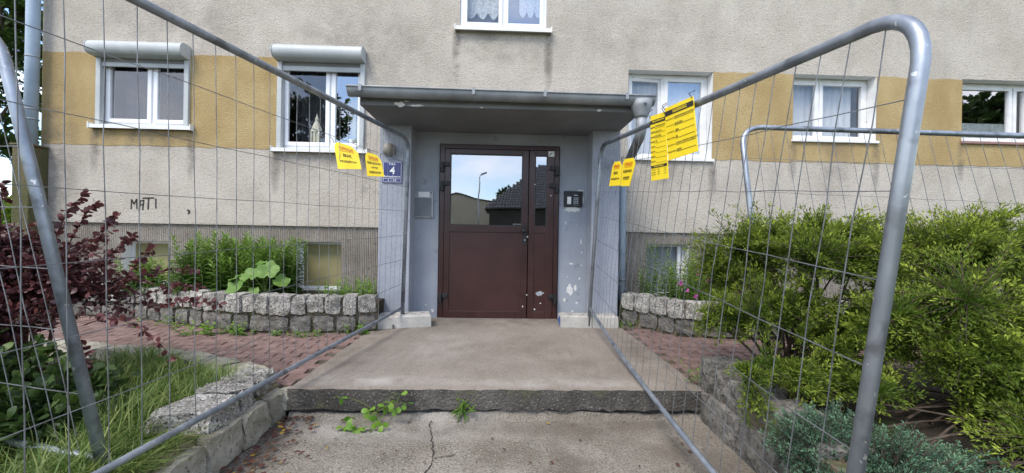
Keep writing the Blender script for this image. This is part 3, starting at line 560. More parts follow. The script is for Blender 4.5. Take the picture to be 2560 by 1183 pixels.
MB().box(-.8, .8, 5.6, 5.65, .1, 2.6).box(-.85, -.8, 4.78, 5.65, .1, 2.6).box(.8, .85, 4.78, 5.65, .1, 2.6).box(-.85, .85, 4.78, 5.65, 2.5, 2.6).build('hallway', 'room', bld)

# ------------------------------------------------------------------ lettering
def text_mesh(s, size=1.0):
    c = bpy.data.curves.new('t', 'FONT'); c.body = s; c.size = size; c.align_x = 'CENTER'; c.align_y = 'CENTER'; c.resolution_u = 2; c.offset = .022*size
    o = bpy.data.objects.new('t', c); COL.objects.link(o); dg = bpy.context.evaluated_depsgraph_get()
    me = bpy.data.meshes.new_from_object(o.evaluated_get(dg)); vs = [tuple(v.co) for v in me.vertices]; fs = [tuple(p.vertices) for p in me.polygons]
    bpy.data.objects.remove(o); bpy.data.curves.remove(c); bpy.data.meshes.remove(me); return vs, fs
def frame_of(cs):
    """four corners tl,tr,br,bl -> function (u,v in 0..1, v down) to a point, and the outward normal (towards the street side)"""
    c = [V(p) for p in cs]; n_ = (c[1]-c[0]).cross(c[3]-c[0]).normalized()
    if n_.dot(V((0, 0, 1.2))-c[0]) < 0: n_ = -n_
    return (lambda u, v, h=0: c[0].lerp(c[1], u).lerp(c[3].lerp(c[2], u), v)+n_*h), n_
def put_text(s, parent, mat, P, u, v, hu, hv, h, name='lettering'):
    vs, fs = text_mesh(s); x0 = min(p[0] for p in vs); x1 = max(p[0] for p in vs); y0_ = min(p[1] for p in vs); y1 = max(p[1] for p in vs)
    b = MB(); b.add([P(u+((p[0]-x0)/(x1-x0)-.5)*hu, v-((p[1]-y0_)/(y1-y0_)-.5)*hv, h) for p in vs], fs); return b.build(name, mat, parent)
def put_rect(parent, mat, P, u0, u1, v0, v1, h, name='bar'):
    return MB().add([P(u0, v0, h), P(u1, v0, h), P(u1, v1, h), P(u0, v1, h)], [(0, 1, 2, 3)]).build(name, mat, parent)
def board(name, cs, label, cat, cut=0, bow=0, group=None):
    P, n_ = frame_of(cs); t = thing(name, P(.5, 1), label, cat, group); b = MB()
    pts = [(0, cut), (cut, 0), (1-cut*1.6, 0), (1, cut*1.3), (1, 1), (0, 1)] if cut else [(0, 0), (1, 0), (1, 1), (0, 1)]
    G = 8; vs = []
    for j in range(G+1):
        v = j/G; ul = max(0, cut-v) if cut else 0; ur = 1-(max(0, 1-v/(cut*1.3))*cut*1.6 if cut else 0)
        vs += [P(ul+(ur-ul)*i/G, v, bow*math.sin(math.pi*i/G)) for i in range(G+1)]
    k = (G+1)**2; b.add(vs+[p-n_*.003 for p in vs], [(j*(G+1)+i, j*(G+1)+i+1, (j+1)*(G+1)+i+1, (j+1)*(G+1)+i) for j in range(G) for i in range(G)]+[(k+j*(G+1)+i, k+(j+1)*(G+1)+i, k+(j+1)*(G+1)+i+1, k+j*(G+1)+i+1) for j in range(G) for i in range(G)])
    rim = [i for i in range(G+1)]+[(j+1)*(G+1)-1 for j in range(1, G+1)]+[G*(G+1)+i for i in range(G-1, -1, -1)]+[j*(G+1) for j in range(G-1, 0, -1)]
    b.f += [(rim[i], rim[(i+1) % len(rim)], k+rim[(i+1) % len(rim)], k+rim[i]) for i in range(len(rim))]; b.m += [0]*len(rim)
    b.build('panel', 'yellow', t); return t, P
def warning(cs, lines, label):
    t, P = board('warning_sign', cs, label, 'warning sign', .16, group='yellow warning tags on the fence')
    put_text('UWAGA!', t, 'red_ink', P, .5, .2, .60, .14, .002); put_rect(t, 'red_ink', P, .22, .80, .295, .31, .002, 'underline')
    n_ = len(lines)
    for i, (s, hu) in enumerate(lines): put_text(s, t, 'ink', P, .5, (.47+.24*i if n_ == 2 else .43+.2*i), hu, .125 if n_ == 2 else .10, .002)
    for u in (.03, .97): MB().tube([P(u, .08, .002), P(u+(-.06 if u < .5 else .06), -.06, .012), P(u+(-.12 if u < .5 else .12), -.13, -.012)], .0022, 5).build('cable_tie', 'black', t)
    return t
warning([(-1.297, 3.0, 1.915), (-1.125, 3.03, 1.868), (-1.077, 3.0, 1.70), (-1.244, 2.97, 1.693)], [('BRAK', .36), ('PRZEJŚCIA', .72)], 'yellow tag reading brak przejścia hanging on the fence before the shuttered window')
warning([(-1.190, 3.38, 1.918), (-1.066, 3.42, 1.89), (-1.022, 3.40, 1.705), (-1.164, 3.38, 1.705)], [('TEREN BUDOWY', .86), ('WSTĘP', .40), ('WZBRONIONY', .72)], 'yellow tag reading teren budowy wstęp wzbroniony beside the blue house number')
warning([(1.075, 3.66, 1.93), (1.092, 3.44, 1.905), (1.07, 3.42, 1.676), (1.05, 3.70, 1.705)], [('BRAK', .42), ('PRZEJŚCIA', .8)], 'yellow tag reading brak przejścia on the fence beside the downpipe')
warning([(1.075, 3.37, 1.90), (1.10, 3.08, 1.862), (1.07, 3.17, 1.639), (1.06, 3.37, 1.662)], [('GŁĘBOKIE', .74), ('WYKOPY', .6)], 'yellow tag reading głębokie wykopy on the fence beside the downpipe')
def form(cs, head, rows, label, foot):
    t, P = board('notice_board', cs, label, 'notice board'); e = .002
    put_rect(t, 'ink', P, 0, 1, .075, .17 if not foot else .135, e, 'header_bar'); put_text(head, t, 'yellow', P, .55, .122 if not foot else .105, .5 if not foot else .8, .055 if not foot else .032, e*1.8)
    n_ = len(rows); v0 = .25 if not foot else .19; v1 = .86 if not foot else .72
    for i, (a, c) in enumerate(rows):
        v = v0+(v1-v0)*i/(n_-1)
        put_text(a, t, 'ink', P, .17, v, .30, .026, e); put_rect(t, 'ink', P, .33, .97, v+.022, v+.030 if not foot else v+.026, e, 'ruled_line')
        if c: put_text(c, t, 'ink', P, .36+.012*len(c), v-.004, .025*len(c)+.02, .042 if not foot else .03, e)
    if foot:
        put_rect(t, 'ink', P, .02, .98, .775, .815, e, 'footer_bar'); put_text('TELEFONY ALARMOWE', t, 'yellow', P, .5, .795, .6, .02, e*1.8)
        for i in range(3):
            for j, s in enumerate((('Policja', '997'), ('Straż Pożarna', '998'), ('Pogotowie', '999'))[i]): put_text(s, t, 'ink', P, .18+.3*j, .845+.035*i, .26-.14*j, .018, e)
            put_text('112', t, 'ink', P, .85, .845+.035*i, .12, .018, e)
    for u in (.02, .98): MB().tube([P(u, .03, .002), P(u, -.05, .02), P(u, -.12, -.02)], .0025, 5).build('cable_tie', 'black', t)
form([(1.105, 2.832, 2.112), (1.11, 2.585, 2.070), (1.085, 2.46, 1.596), (1.08, 2.727, 1.616)], 'TABLICA INFORMACYJNA', [('NAZWA', 'TERMOMODERNIZACJA BUDYNKU'), ('ADRES', 'KOŚCIUSZKOWCÓW 4'), ('NR POZWOLENIA', 'DEC. Z 2024 R.'), ('INWESTOR', 'TBS'), ('WYKONAWCA', ''), ('KIER. BUDOWY', ''), ('INSPEKTOR', ''), ('PROJEKTANT', '')], 'tall narrow yellow construction information board hanging from the fence rail with a black header', True)
form([(1.108, 2.589, 2.092), (1.115, 2.214, 2.04), (1.098, 2.114, 1.696), (1.09, 2.473, 1.713)], 'OGŁOSZENIE BIOZ', [('NAZWA BUDOWY', 'TERMOMODERNIZACJA BUDYNKU 4'), ('ROZPOCZĘCIE ROBÓT', '09.05.2024'), ('ZAKOŃCZENIE ROBÓT', '2024'), ('MAKS. LICZBA', '20'), ('BEZPIECZEŃSTWO I', 'OCHRONA ZDROWIA ZNAJDUJE SIĘ'), ('U KIEROWNIKA', 'BUDOWY')], 'wide yellow safety notice board under the fence rail with a black header bar', False)

# ------------------------------------------------------------------ small things fixed to the porch
P, n_ = frame_of([(-1.347, YPI-.012, 2.031), (-1.126, YPI-.012, 2.031), (-1.126, YPI-.012, 1.786), (-1.347, YPI-.012, 1.786)])
t = thing('house_number_sign', (-1.236, YPI, 1.786), 'dark blue enamel house number sign with white figure four on the rough pier', 'sign')
bx('plate', 'sign_blue', t, -1.347, -1.126, YPI-.012, YPI+.002, 1.786, 2.031, bevel=.002)
for r_ in ((.04, .96, .03, .045), (.04, .96, .80, .815), (.04, .96, .95, .965), (.04, .055, .045, .95), (.945, .96, .045, .95)): put_rect(t, 'sign_white', P, *r_, .001, 'border')
put_text('T.B.S.', t, 'sign_white', P, .5, .13, .36, .085, .001); put_text('4', t, 'sign_white', P, .5, .42, .26, .34, .001); put_text('Kościuszkowców', t, 'sign_white', P, .5, .70, .82, .095, .001); put_text('1 - 10', t, 'sign_white', P, .5, .88, .42, .075, .001)
t = thing('wall_lamp', (-1.278, YPI, 2.163), 'round dirty beige dome lamp on the pier above the house number', 'lamp')
pr = [(0, .075), (.02, .078), (.025, .068)]; MB().tube([(-1.278, YPI+.002-a, 2.163) for a, r_ in pr], [r_ for a, r_ in pr], 20).build('base', 'greybox', t, smooth=True)
MB().tube([(-1.278, YPI-.02-.07*math.sin(a), 2.163) for a in [math.pi/2*i/8 for i in range(9)]], [.072*math.cos(math.pi/2*i/8)+.001 for i in range(9)], 20).build('dome', 'lamp_dome', t, smooth=True)
t = thing('notice_case', (-.94, YD, 1.41), 'shallow grey notice case with a small white sheet on the wall beside the door', 'notice case')
bx('case', 'greybox', t, -1.069+.02, -.809, YD-.03, YD+.002, 1.408, 1.73, bevel=.004); bx('sheet', 'paper', t, -.985, -.855, YD-.033, YD-.0305, 1.655, 1.715); bx('inner_panel', 'panel_grey', t, -1.03, -.828, YD-.0325, YD-.0305, 1.425, 1.645)
for xa in (-1.03, -.83):
    for za in (1.425, 1.71): MB().tube([(xa, YD-.038, za), (xa, YD-.043, za)], .007, 8).build('screw', 'black', t)
t = thing('intercom', (.88, YD, 1.57), 'black intercom panel with keypad and white name list on the blue-grey wall', 'intercom')
bx('housing', 'black', t, .77, .994, YD-.03, YD+.002, 1.574, 1.765, bevel=.004); bx('name_list', 'paper', t, .808, .855, YD-.0325, YD-.0305, 1.605, 1.695)
for i in range(3):
    for j in range(4): bx('key', 'greybox', t, .886+.021*i, .901+.021*i, YD-.036, YD-.0305, 1.612+.021*j, 1.626+.021*j)
bx('brand_plate', 'sign_white', t, .89, .935, YD-.032, YD-.0305, 1.712, 1.718); bx('speaker_slot', 'zinc', t, .88, .955, YD-.032, YD-.0305, 1.592, 1.598)
blotch(dw, 'peeled', .88, 1.543, .125, .04, YD-.0035, 22); blotch(dw, 'peeled', .97, 1.775, .05, .016, YD-.0035, 12); blotch(dw, 'peeled', 1.01, 1.66, .012, .05, YD-.0035, 10)

# ------------------------------------------------------------------ concrete fence feet
def foot(cx, cy, z, L, W, H, ang, label, holes, paint=None, group='concrete fence feet'):
    t = thing('concrete_block', (cx, cy, z), label, 'concrete block', group); ca, sa = math.cos(ang), math.sin(ang)
    tr = lambda p: (cx+p[0]*ca-p[1]*sa, cy+p[0]*sa+p[1]*ca, z+p[2])
    hs = [(u-.022, u+.022, v-.022, v+.022) for u, v in holes]; b = MB()
    for a, c, d, e in plate(hs, -L/2+.012, L/2-.012, -W/2+.012, W/2-.012): b.add([(a, d, H), (c, d, H), (c, e, H), (a, e, H)], [(0, 1, 2, 3)])
    for (a, c, d, e) in hs:
        b.add([(a, d, H), (c, d, H), (c, e, H), (a, e, H), (a, d, H-.06), (c, d, H-.06), (c, e, H-.06), (a, e, H-.06)], [(0, 1, 5, 4), (1, 2, 6, 5), (2, 3, 7, 6), (3, 0, 4, 7), (4, 5, 6, 7)])
    o = [(-L/2+.012, -W/2+.012), (L/2-.012, -W/2+.012), (L/2-.012, W/2-.012), (-L/2+.012, W/2-.012)]; q = [(-L/2, -W/2), (L/2, -W/2), (L/2, W/2), (-L/2, W/2)]
    vs = [(*p, H) for p in o]+[(*p, H-.014) for p in q]+[(p[0]*1.015, p[1]*1.03, 0) for p in q]
    b.add(vs, [(i, (i+1) % 4, 4+(i+1) % 4, 4+i) for i in range(4)]+[(4+i, 4+(i+1) % 4, 8+(i+1) % 4, 8+i) for i in range(4)])
    b.v = [tr((p[0]+random.uniform(-.002, .002), p[1]+random.uniform(-.002, .002), p[2])) for p in b.v]; b.build('block', 'block', t)
    if paint:
        s_ = paint*L/2*1.012; MB().prism([tr((s_, -W/2*.93, .01)), tr((s_, W/2*.93, .01)), tr((s_, W/2*.9, H-.02)), tr((s_, -W/2*.9, H-.02))], (.003*paint, 0, 0)).build('paint_mark', 'bluepaint', t)
    return t, tr
t, tr = foot(-1.055, 4.255, .2, .60, .23, .13, .24, 'long pale concrete fence foot in one piece against the rough left-hand pier', [(-.22, .03), (-.1, -.02), (.0, 0), (.12, -.02), (.22, .03)])
foot(.862, 4.335, .2, .345, .2, .13, -.02, 'broken half of a concrete fence foot with a blue painted end, next to the door', [(-.06, .04), (-.06, -.04), (.09, 0)], -1)
foot(1.185, 4.33, .2, .285, .2, .13, .015, 'broken half of a concrete fence foot jammed between the post and the planter', [(-.08, .03), (.04, .02)], 1)
tag(MB().tube([(-1.115, 4.105, .19), (-1.115, 4.105, .245)], .009, 8).build('steel_pin', 'pipe_dark'), 'short rusty steel pin standing in front of the long concrete foot', 'pin')

# ------------------------------------------------------------------ mesh fence panels
def corner(a, c, d, r, n=8):
    a, c, d = V(a), V(c), V(d); p = c+(a-c).normalized()*r; q = c+(d-c).normalized()*r
    return bez(p, c.lerp((p+q)/2, .12), q, n)
def fence(RB, RT, FT, FB, label, nv, footr=.12, footf=.12, rail_bow=V((0, 0, 0)), bow=0., rail_z=.0, wav=.0045, r=.021, nh=6, hz=None):
    RB, RT, FT, FB = map(V, (RB, RT, FT, FB)); t = thing('mesh_fence', (RB+FB)/2, label, 'fence', 'mesh fence panels')
    dn = (RB-RT).normalized(); df = (FB-FT).normalized(); R = .16
    path = [RB+dn*footr]+corner(RB, RT, FT, R)+[RT.lerp(FT, .35), RT.lerp(FT, .65)]+corner(RT, FT, FB, R)+[FB+df*footf]
    MB().tube(path, r, 16).build('bent_frame', 'galv', t, smooth=True)
    Bp = lambda u: RB.lerp(FB, u)+rail_bow*(4*u*(1-u)); Tp = lambda u: RT.lerp(FT, u)
    MB().tube([Bp(i/14) for i in range(15)], .0155, 12).build('bottom_rail', 'galv', t, smooth=True)
    nr = (FB-RB).cross(RT-RB).normalized()
    for i in range(1, nv):
        u = i/nv; top = Tp(u)
        if u*(FT-RT).length < R or (1-u)*(FT-RT).length < R:
            e = min(u, 1-u)*(FT-RT).length; top = top.lerp(Bp(u), (1-math.sqrt(max(0, 1-(1-e/R)**2)))*R*.9/2)
        uu = u+random.uniform(-.001, .001); pts = []
        for k in range(7):
            s_ = k/6; p = top.lerp(Bp(uu), s_)+nr*(bow*math.sin(math.pi*s_)+(random.uniform(-wav, wav) if 0 < k < 6 else 0)); pts.append(p+(FB-RB).normalized()*(random.uniform(-wav, wav)*.6 if 0 < k < 6 else 0))
        MB().tube(pts, .0018, 4, cap=False).build('wire', 'wire', t)
    for j in range(1, nh+1):
        s_ = j/(nh+1) if hz is None else hz[j-1]; pts = []
        for k in range(15):
            u = k/14; p = Tp(u).lerp(Bp(u), s_)+nr*(bow*math.sin(math.pi*s_)*(1 if 0 < k < 14 else 0)+.003+(random.uniform(-wav, wav)*.6 if 0 < k < 14 else 0)); p.z += random.uniform(-.004, .004) if 0 < k < 14 else 0; pts.append(p)
        MB().tube(pts, .0020, 4, cap=False).build('wire', 'wire', t)
    return t
fence((-1.055, 4.25, .40), (-1.02, 4.25, 2.25), (-1.63, .8, 2.094), (-1.555, .8, .28), 'galvanised mesh fence panel running from the long one-piece foot past the stone-edged grass bed', 30, .1, .25)
fence((1.016, 4.25, .42), (1.11, 4.25, 2.23), (1.165, 1.015, 1.862), (1.035, 1.14, .06), 'galvanised mesh fence panel carrying the big yellow boards, its tall rounded post before the shrub', 28, .2, .06, V((-.05, 0, -.0)), .012, wav=.008)
fence((-1.61, 1.62, .26), (-2.155, 1.70, 2.06), (-5.35, 2.5, 2.1), (-4.85, 2.4, .3), 'tilted galvanised mesh fence panel among the dark red shrub and grass', 29, .1, .1)
fence((1.90, 2.62, .2), (1.985, 3.13, 2.145), (5.35, 2.55, 1.95), (5.25, 2.05, .12), 'mesh fence panel leaning back behind the yellow-green shrubs', 30, .05, .0)

# ------------------------------------------------------------------ plants
def sprout(points, parent, mat, name='stem', r=.003, n=4, taper=.35):
    b = MB()
    for p in points: b.tube(p, [r*(1-(1-taper)*i/(len(p)-1)) for i in range(len(p))], n, cap=False)
    return b.build(name, mat, parent, smooth=True)
def shrub(name, label, cat, base, lobes, stems, twigs, per, leaf, mats, shape='lance', group=None, trunk=None, shoot=.35, twr=.0025, droop=0., spreadbase=.15, upbias=.5, shell=.45, stemr=.013, loose=.35, bare=.35):
    t = thing(name, base, label, cat, group); bp = V(base); paths = []
    lw = np.array([l[1][0]*l[1][1]*l[1][2] for l in lobes]); lw = lw**.75; lw = lw/lw.sum()
    if trunk:
        top = bp+V(trunk[0]); MB().tube(bez(bp, bp.lerp(top, .5)+V((random.uniform(-.1, .1), random.uniform(-.1, .1), 0)), top, 7), [trunk[1]*(1-.5*i/6) for i in range(7)], 10).build('trunk', mats[1], t, smooth=True)
    for i in range(stems):
        c, rr = lobes[rng.choice(len(lobes), p=lw)]; d = unit(rng.normal(size=3)); e = V(c)+V(d*np.array(rr)*rng.uniform(.2, .75))
        s0 = (bp+V(trunk[0])*random.uniform(.6, 1)) if trunk else bp+V((random.uniform(-1, 1), random.uniform(-1, 1), 0))*spreadbase
        mid = s0.lerp(e, .5)+V((0, 0, 1))*(e-s0).length*.18+V(rng.normal(size=3))*(e-s0).length*.06; paths.append(bez(s0, mid, e, 9))
    sprout(paths, t, mats[1], 'branches', stemr, 6, .3)
    A = np.array([[tuple(p) for p in q] for q in paths]).reshape(-1, 3); lo = len(A)//9
    P, D, T, LL, tw = [], [], [], [], []
    for i in range(twigs):
        c, rr = lobes[rng.choice(len(lobes), p=lw)]; d = unit(rng.normal(size=3)); rad = rng.uniform(shell, 1.0)**.6
        if d[2] < -.5: d[2] *= -.4
        e = np.array(c)+d*np.array(rr)*rad*(1+.12*rng.normal())
        dd = np.linalg.norm(A-e, axis=1)+np.tile(np.array([9, 1.5, .6, .3, .1, 0, 0, 0, 0]), lo); a = A[dd.argmin()]
        if np.linalg.norm(e-a) > 1.1*max(max(l[1]) for l in lobes): a = e-d*.3*max(rr)
        m = (a+e)/2+np.array([0, 0, 1.])*np.linalg.norm(e-a)*.15+rng.normal(size=3)*np.linalg.norm(e-a)*.08
        e = e+np.array([0, 0, -droop])*np.linalg.norm(e-a)
        q = bez(a, m, e, 6); tw.append(q); Q = np.array([tuple(x) for x in q]); tl = np.linalg.norm(e-a)
        k = max(4, int(per*rng.uniform(.6, 1.4))); s_ = 1-shoot*0-(1-bare)*rng.uniform(0, 1, k)**1.3; s_[0] = 1
        idx = np.clip(s_*5, 0, 4.999); i0 = idx.astype(int); fr = (idx-i0)[:, None]; pp = Q[i0]*(1-fr)+Q[i0+1]*fr
        td = unit(Q[i0+1]-Q[i0]); rnd = unit(rng.normal(size=(k, 3))); dr_ = unit(td*.7+rnd*.8+np.array([0, 0, upbias]))
        pp = pp+rnd*leaf[0]*loose*rng.uniform(0, 1, (k, 1))
        young = max(0., (rad-.62)/.38)*rng.uniform(.3, 1.1); up_ = .5+.5*max(0, d[2])
        P.append(pp); D.append(dr_); T.append(np.clip(rng.uniform(.5, 1.6)*np.clip((s_-.35)/.65, 0, 1)**1.2*(.25+.75*young)*up_*rng.uniform(.4, 1.25, k), 0, 1)); LL.append(rng.uniform(.5, 1.4, k))
    sprout(tw, t, mats[1], 'twigs', twr, 3, .4)['kind'] = 'stuff'
    P, D, T, LL = np.concatenate(P), np.concatenate(D), np.clip(np.concatenate(T), 0, 1), np.concatenate(LL)
    leaves('foliage', mats[0], t, P, D, leaf[0]*LL, leaf[1]*LL, T, shape, kind='stuff'); return t
shrub('shrub', 'yellow-green leafy shrub overhanging the retaining wall beside the boards-bearing fence', 'shrub', (1.95, 2.42, .2), [((1.95, 2.55, 1.12), (.60, .5, .34)), ((1.70, 2.75, .92), (.28, .33, .34)), ((2.3, 2.45, 1.08), (.42, .42, .36)), ((1.75, 2.4, .72), (.42, .3, .26)), ((1.6, 2.1, .42), (.14, .3, .12)), ((1.38, 2.03, .47), (.10, .12, .06)), ((1.34, 1.92, .32), (.09, .12, .08)), ((2.15, 2.2, .6), (.35, .3, .25)), ((1.5, 2.55, .62), (.18, .2, .2)), ((1.95, 2.1, .42), (.35, .3, .2)), ((2.3, 2.1, .75), (.35, .3, .3))], 42, 3000, 50, (.023, .0076), ('leaf_shrub', 'bark'), group='yellow-green shrubs', bare=.02, shell=.12, loose=1.3)
shrub('shrub', 'broad yellow-green shrub with bare lower branches beside the tall rounded fence post', 'shrub', (2.9, 2.15, .2), [((2.75, 2.3, 1.08), (.5, .5, .36)), ((3.2, 2.35, 1.12), (.6, .5, .36)), ((2.45, 2.05, .8), (.42, .35, .3)), ((3.0, 1.95, .75), (.6, .35, .32)), ((3.7, 2.2, .95), (.5, .5, .4)), ((2.5, 1.9, .48), (.4, .3, .2)), ((3.0, 1.8, .45), (.5, .3, .22)), ((2.35, 1.8, .62), (.3, .25, .22)), ((2.6, 1.75, .4), (.4, .25, .16)), ((3.1, 1.65, .36), (.5, .25, .16)), ((2.3, 1.6, .34), (.3, .2, .12)), ((2.75, 1.5, .3), (.4, .2, .12))], 46, 4000, 50, (.023, .0076), ('leaf_shrub', 'bark'), group='yellow-green shrubs', bare=.02, shell=.12, loose=1.3)
# bare trailing branches under the right shrub
t = thing('fallen_branches', (2.3, 1.75, .24), 'tangle of bare brown branches lying under the broad shrub', 'branches')
q = []
for i in range(34):
    a = V((random.uniform(1.8, 3.2), random.uniform(1.5, 2.1), random.uniform(.24, .3))); L = random.uniform(.5, 1.2); d = V((random.uniform(.5, 1)*(1 if a.x < 2.7 else random.choice((1, -1)))*1., random.uniform(-.25, .3), random.uniform(.0, .22))).normalized()
    q.append(bez(a, a+d*L*.5+V((0, random.uniform(-.08, .08), random.uniform(0, .12))), a+d*L+V((0, 0, random.uniform(-.1, .05))), 7))
sprout(q, t, 'bark', 'twigs', .007, 5, .3)['kind'] = 'stuff'
# juniper: feathery sprays
def juniper(base, lobes, n):
    t = thing('juniper', base, 'low blue-green juniper spreading at the foot of the tall fence post', 'juniper'); P, D, T, L = [], [], [], []; tw = []
    for i in range(n):
        c, rr = lobes[rng.choice(len(lobes))]; d = unit(rng.normal(size=3)); d[2] = abs(d[2]); e = np.array(c)+d*np.array(rr)*rng.uniform(.6, 1.05); a = np.array(base)*.45+np.array(c)*.55
        ax = unit(e-a+np.array([0, 0, .1])); q = [V(e-ax*.14), V(e-ax*.06+np.array([0, 0, .01])), V(e)]; tw.append(q); k = 60; s_ = rng.uniform(0, 1, k); sd_ = unit(rng.normal(size=(k, 3)))
        P.append(e-ax*.14*(1-s_[:, None])+sd_*.022*(1.1-s_[:, None])); D.append(unit(ax*.8+sd_*.75)); T.append(np.clip(s_**2*rng.uniform(.2, 1.1), 0, 1)); L.append(rng.uniform(.008, .019, k))
    sprout(tw, t, 'bark', 'twigs', .003, 3)['kind'] = 'stuff'; L = np.concatenate(L); leaves('foliage', 'juniper', t, np.concatenate(P), np.concatenate(D), L, L*.28, np.concatenate(T), kind='stuff')
juniper((1.62, 1.62, .15), [((1.40, 1.72, .24), (.16, .16, .2)), ((1.55, 1.72, .28), (.2, .18, .18)), ((1.68, 1.6, .24), (.24, .24, .2)), ((1.9, 1.55, .2), (.25, .22, .16)), ((1.36, 1.5, .12), (.14, .24, .22)), ((1.6, 1.35, .2), (.3, .25, .16)), ((2.1, 1.6, .16), (.2, .2, .14)), ((2.0, 1.4, .14), (.3, .2, .14))], 1500)
# red barberry
RL = [((-2.95, 2.5, .90), (.42, .45, .32)), ((-3.35, 2.5, .98), (.5, .5, .36)), ((-2.62, 2.5, .75), (.32, .4, .24)), ((-2.85, 2.2, .68), (.4, .3, .22)), ((-3.3, 2.1, .75), (.5, .3, .34))]
bar = shrub('barberry_shrub', 'dark red barberry shrub behind the tilted fence panel', 'shrub', (-2.95, 2.4, .17), RL, 30, 760, 20, (.033, .023), ('leaf_red', 'bark_red'), 'round', upbias=.3, bare=.1, shell=.1)
P, D, T = [], [], []; q = []                                       # long arching shoots
for a, m, e in [((-2.5, 2.4, .62), (-2.1, 2.25, .78), (-1.80, 2.18, .5)), ((-2.6, 2.5, 1.0), (-2.5, 2.5, 1.2), (-2.42, 2.48, 1.28)), ((-2.55, 2.5, .95), (-2.4, 2.5, 1.1), (-2.3, 2.48, 1.16)), ((-2.8, 2.5, 1.1), (-2.75, 2.5, 1.3), (-2.62, 2.5, 1.42)), ((-2.5, 2.5, .8), (-2.25, 2.6, .98), (-2.05, 2.65, .93)), ((-2.45, 2.3, .6), (-2.3, 2.2, .55), (-2.2, 2.15, .36)), ((-2.3, 2.6, .7), (-2.0, 2.6, .75), (-1.85, 2.6, .72)), ((-2.75, 2.5, 1.0), (-2.6, 2.45, 1.25), (-2.5, 2.45, 1.36)), ((-2.45, 2.55, .8), (-2.3, 2.5, 1.0), (-2.2, 2.5, 1.08)), ((-2.4, 2.6, .75), (-2.15, 2.6, .85), (-2.0, 2.62, .83)), ((-3.0, 2.4, 1.1), (-2.95, 2.35, 1.35), (-2.85, 2.3, 1.45))]:
    pa = bez(a, m, e, 14); q.append(pa)
    for i, p in enumerate(pa[2:]):
        for s_ in range(4): P.append(tuple(p)); d = V(rng.normal(size=3))*.8+(pa[min(13, i+3)]-pa[i+1]).normalized()*.5; D.append(tuple(d)); T.append(rng.uniform(0, .9))
sprout(q, bar, 'bark_red', 'shoots', .004, 5); n = len(P); L = rng.uniform(.03, .05, n); leaves('shoot_leaves', 'leaf_red', bar, P, D, L, L*.72, T, 'round', kind='stuff')
shrub('bramble_shrub', 'dark green leafy undergrowth below the red barberry', 'shrub', (-2.35, 1.95, .17), [((-2.5, 1.95, .35), (.6, .35, .24)), ((-2.2, 1.9, .28), (.35, .35, .16)), ((-2.9, 2.0, .4), (.5, .4, .28))], 14, 520, 18, (.045, .032), ('leaf_dark', 'bark'), 'round', bare=.1)
# upright leafy weeds in the left planter
def stems_plant(name, label, cat, spots, mats, lh, leaf, nleaf, lean=.12, group=None, shape='lance', young=1.0):
    c = np.mean(np.array([(s[0], s[1], s[2]) for s in spots]), 0); t = thing(name, (c[0], c[1], min(s[2] for s in spots)), label, cat, group); q = []; P, D, T, L = [], [], [], []
    for (x, y, z) in spots:
        h = random.uniform(*lh); a = V((x, y, z)); e = a+V((random.gauss(0, lean)*h, random.gauss(0, lean)*h, h)); pa = bez(a, a.lerp(e, .5)+V((random.gauss(0, .03), random.gauss(0, .03), 0)), e, 8); q.append(pa)
        k = int(nleaf*h/lh[1])
        for i in range(k):
            s_ = (i+random.random())/k; s_ = .06+.94*s_; p = pa[0].lerp(pa[-1], s_) if False else pa[min(7, int(s_*7))].lerp(pa[min(7, int(s_*7)+1)], s_*7-int(s_*7)); an = i*2.4+random.random(); ln = (1-.55*s_*s_)*random.uniform(.75, 1.2)
            P.append(tuple(p)); D.append((math.cos(an), math.sin(an), .25+.9*s_*s_-.35*(1-s_))); T.append(min(1, max(0, s_-.45)*1.7*random.uniform(.4, 1)*young)); L.append(leaf[0]*ln)
    sprout(q, t, 'stem_green', 'stems', .0035, 4, .4, )['kind'] = 'stuff'; L = np.array(L); leaves('foliage', mats, t, P, D, L, L*leaf[1]/leaf[0], T, shape, fold=.2, upw=.85, kind='stuff'); return t
def scatter(n, x, y, z): return [(random.uniform(*x), random.uniform(*y), z) for _ in range(n)]
stems_plant('leafy_weed', 'tall narrow-leaved green weeds in the planter between two cellar windows', 'plant', scatter(80, (-3.5, -2.9), (4.2, 4.75), .48), 'leaf_weed', (.34, .72), (.12, .034), 66, group='green weeds in the planters')
stems_plant('leafy_weed', 'dense clump of narrow-leaved weeds behind the big round leaves', 'plant', scatter(80, (-2.98, -2.42), (4.25, 4.8), .48), 'leaf_weed', (.32, .66), (.12, .034), 66, group='green weeds in the planters')
stems_plant('leafy_weed', 'lower bushy weeds beside the cellar window nearest the building corner', 'plant', scatter(70, (-4.25, -3.4), (4.35, 4.8), .48), 'leaf_weed', (.16, .42), (.09, .03), 36, group='green weeds in the planters')
stems_plant('leafy_weed', 'low green weeds sprouting against the porch pier in the planter', 'plant', scatter(60, (-2.0, -1.42), (4.2, 4.7), .47), 'leaf_vine', (.08, .24), (.06, .022), 18, group='green weeds in the planters')
stems_plant('leafy_weed', 'tall lance-leaved stems before the grey cellar window', 'plant', scatter(16, (1.85, 2.5), (4.35, 4.75), .46), 'leaf_weed', (.45, .75), (.11, .022), 50, group='green weeds in the planters')
stems_plant('leafy_weed', 'bushy green stems behind the pink flowers', 'plant', scatter(100, (1.7, 3.1), (4.1, 4.7), .46), 'leaf_weed', (.2, .5), (.09, .024), 40, group='green weeds in the planters')
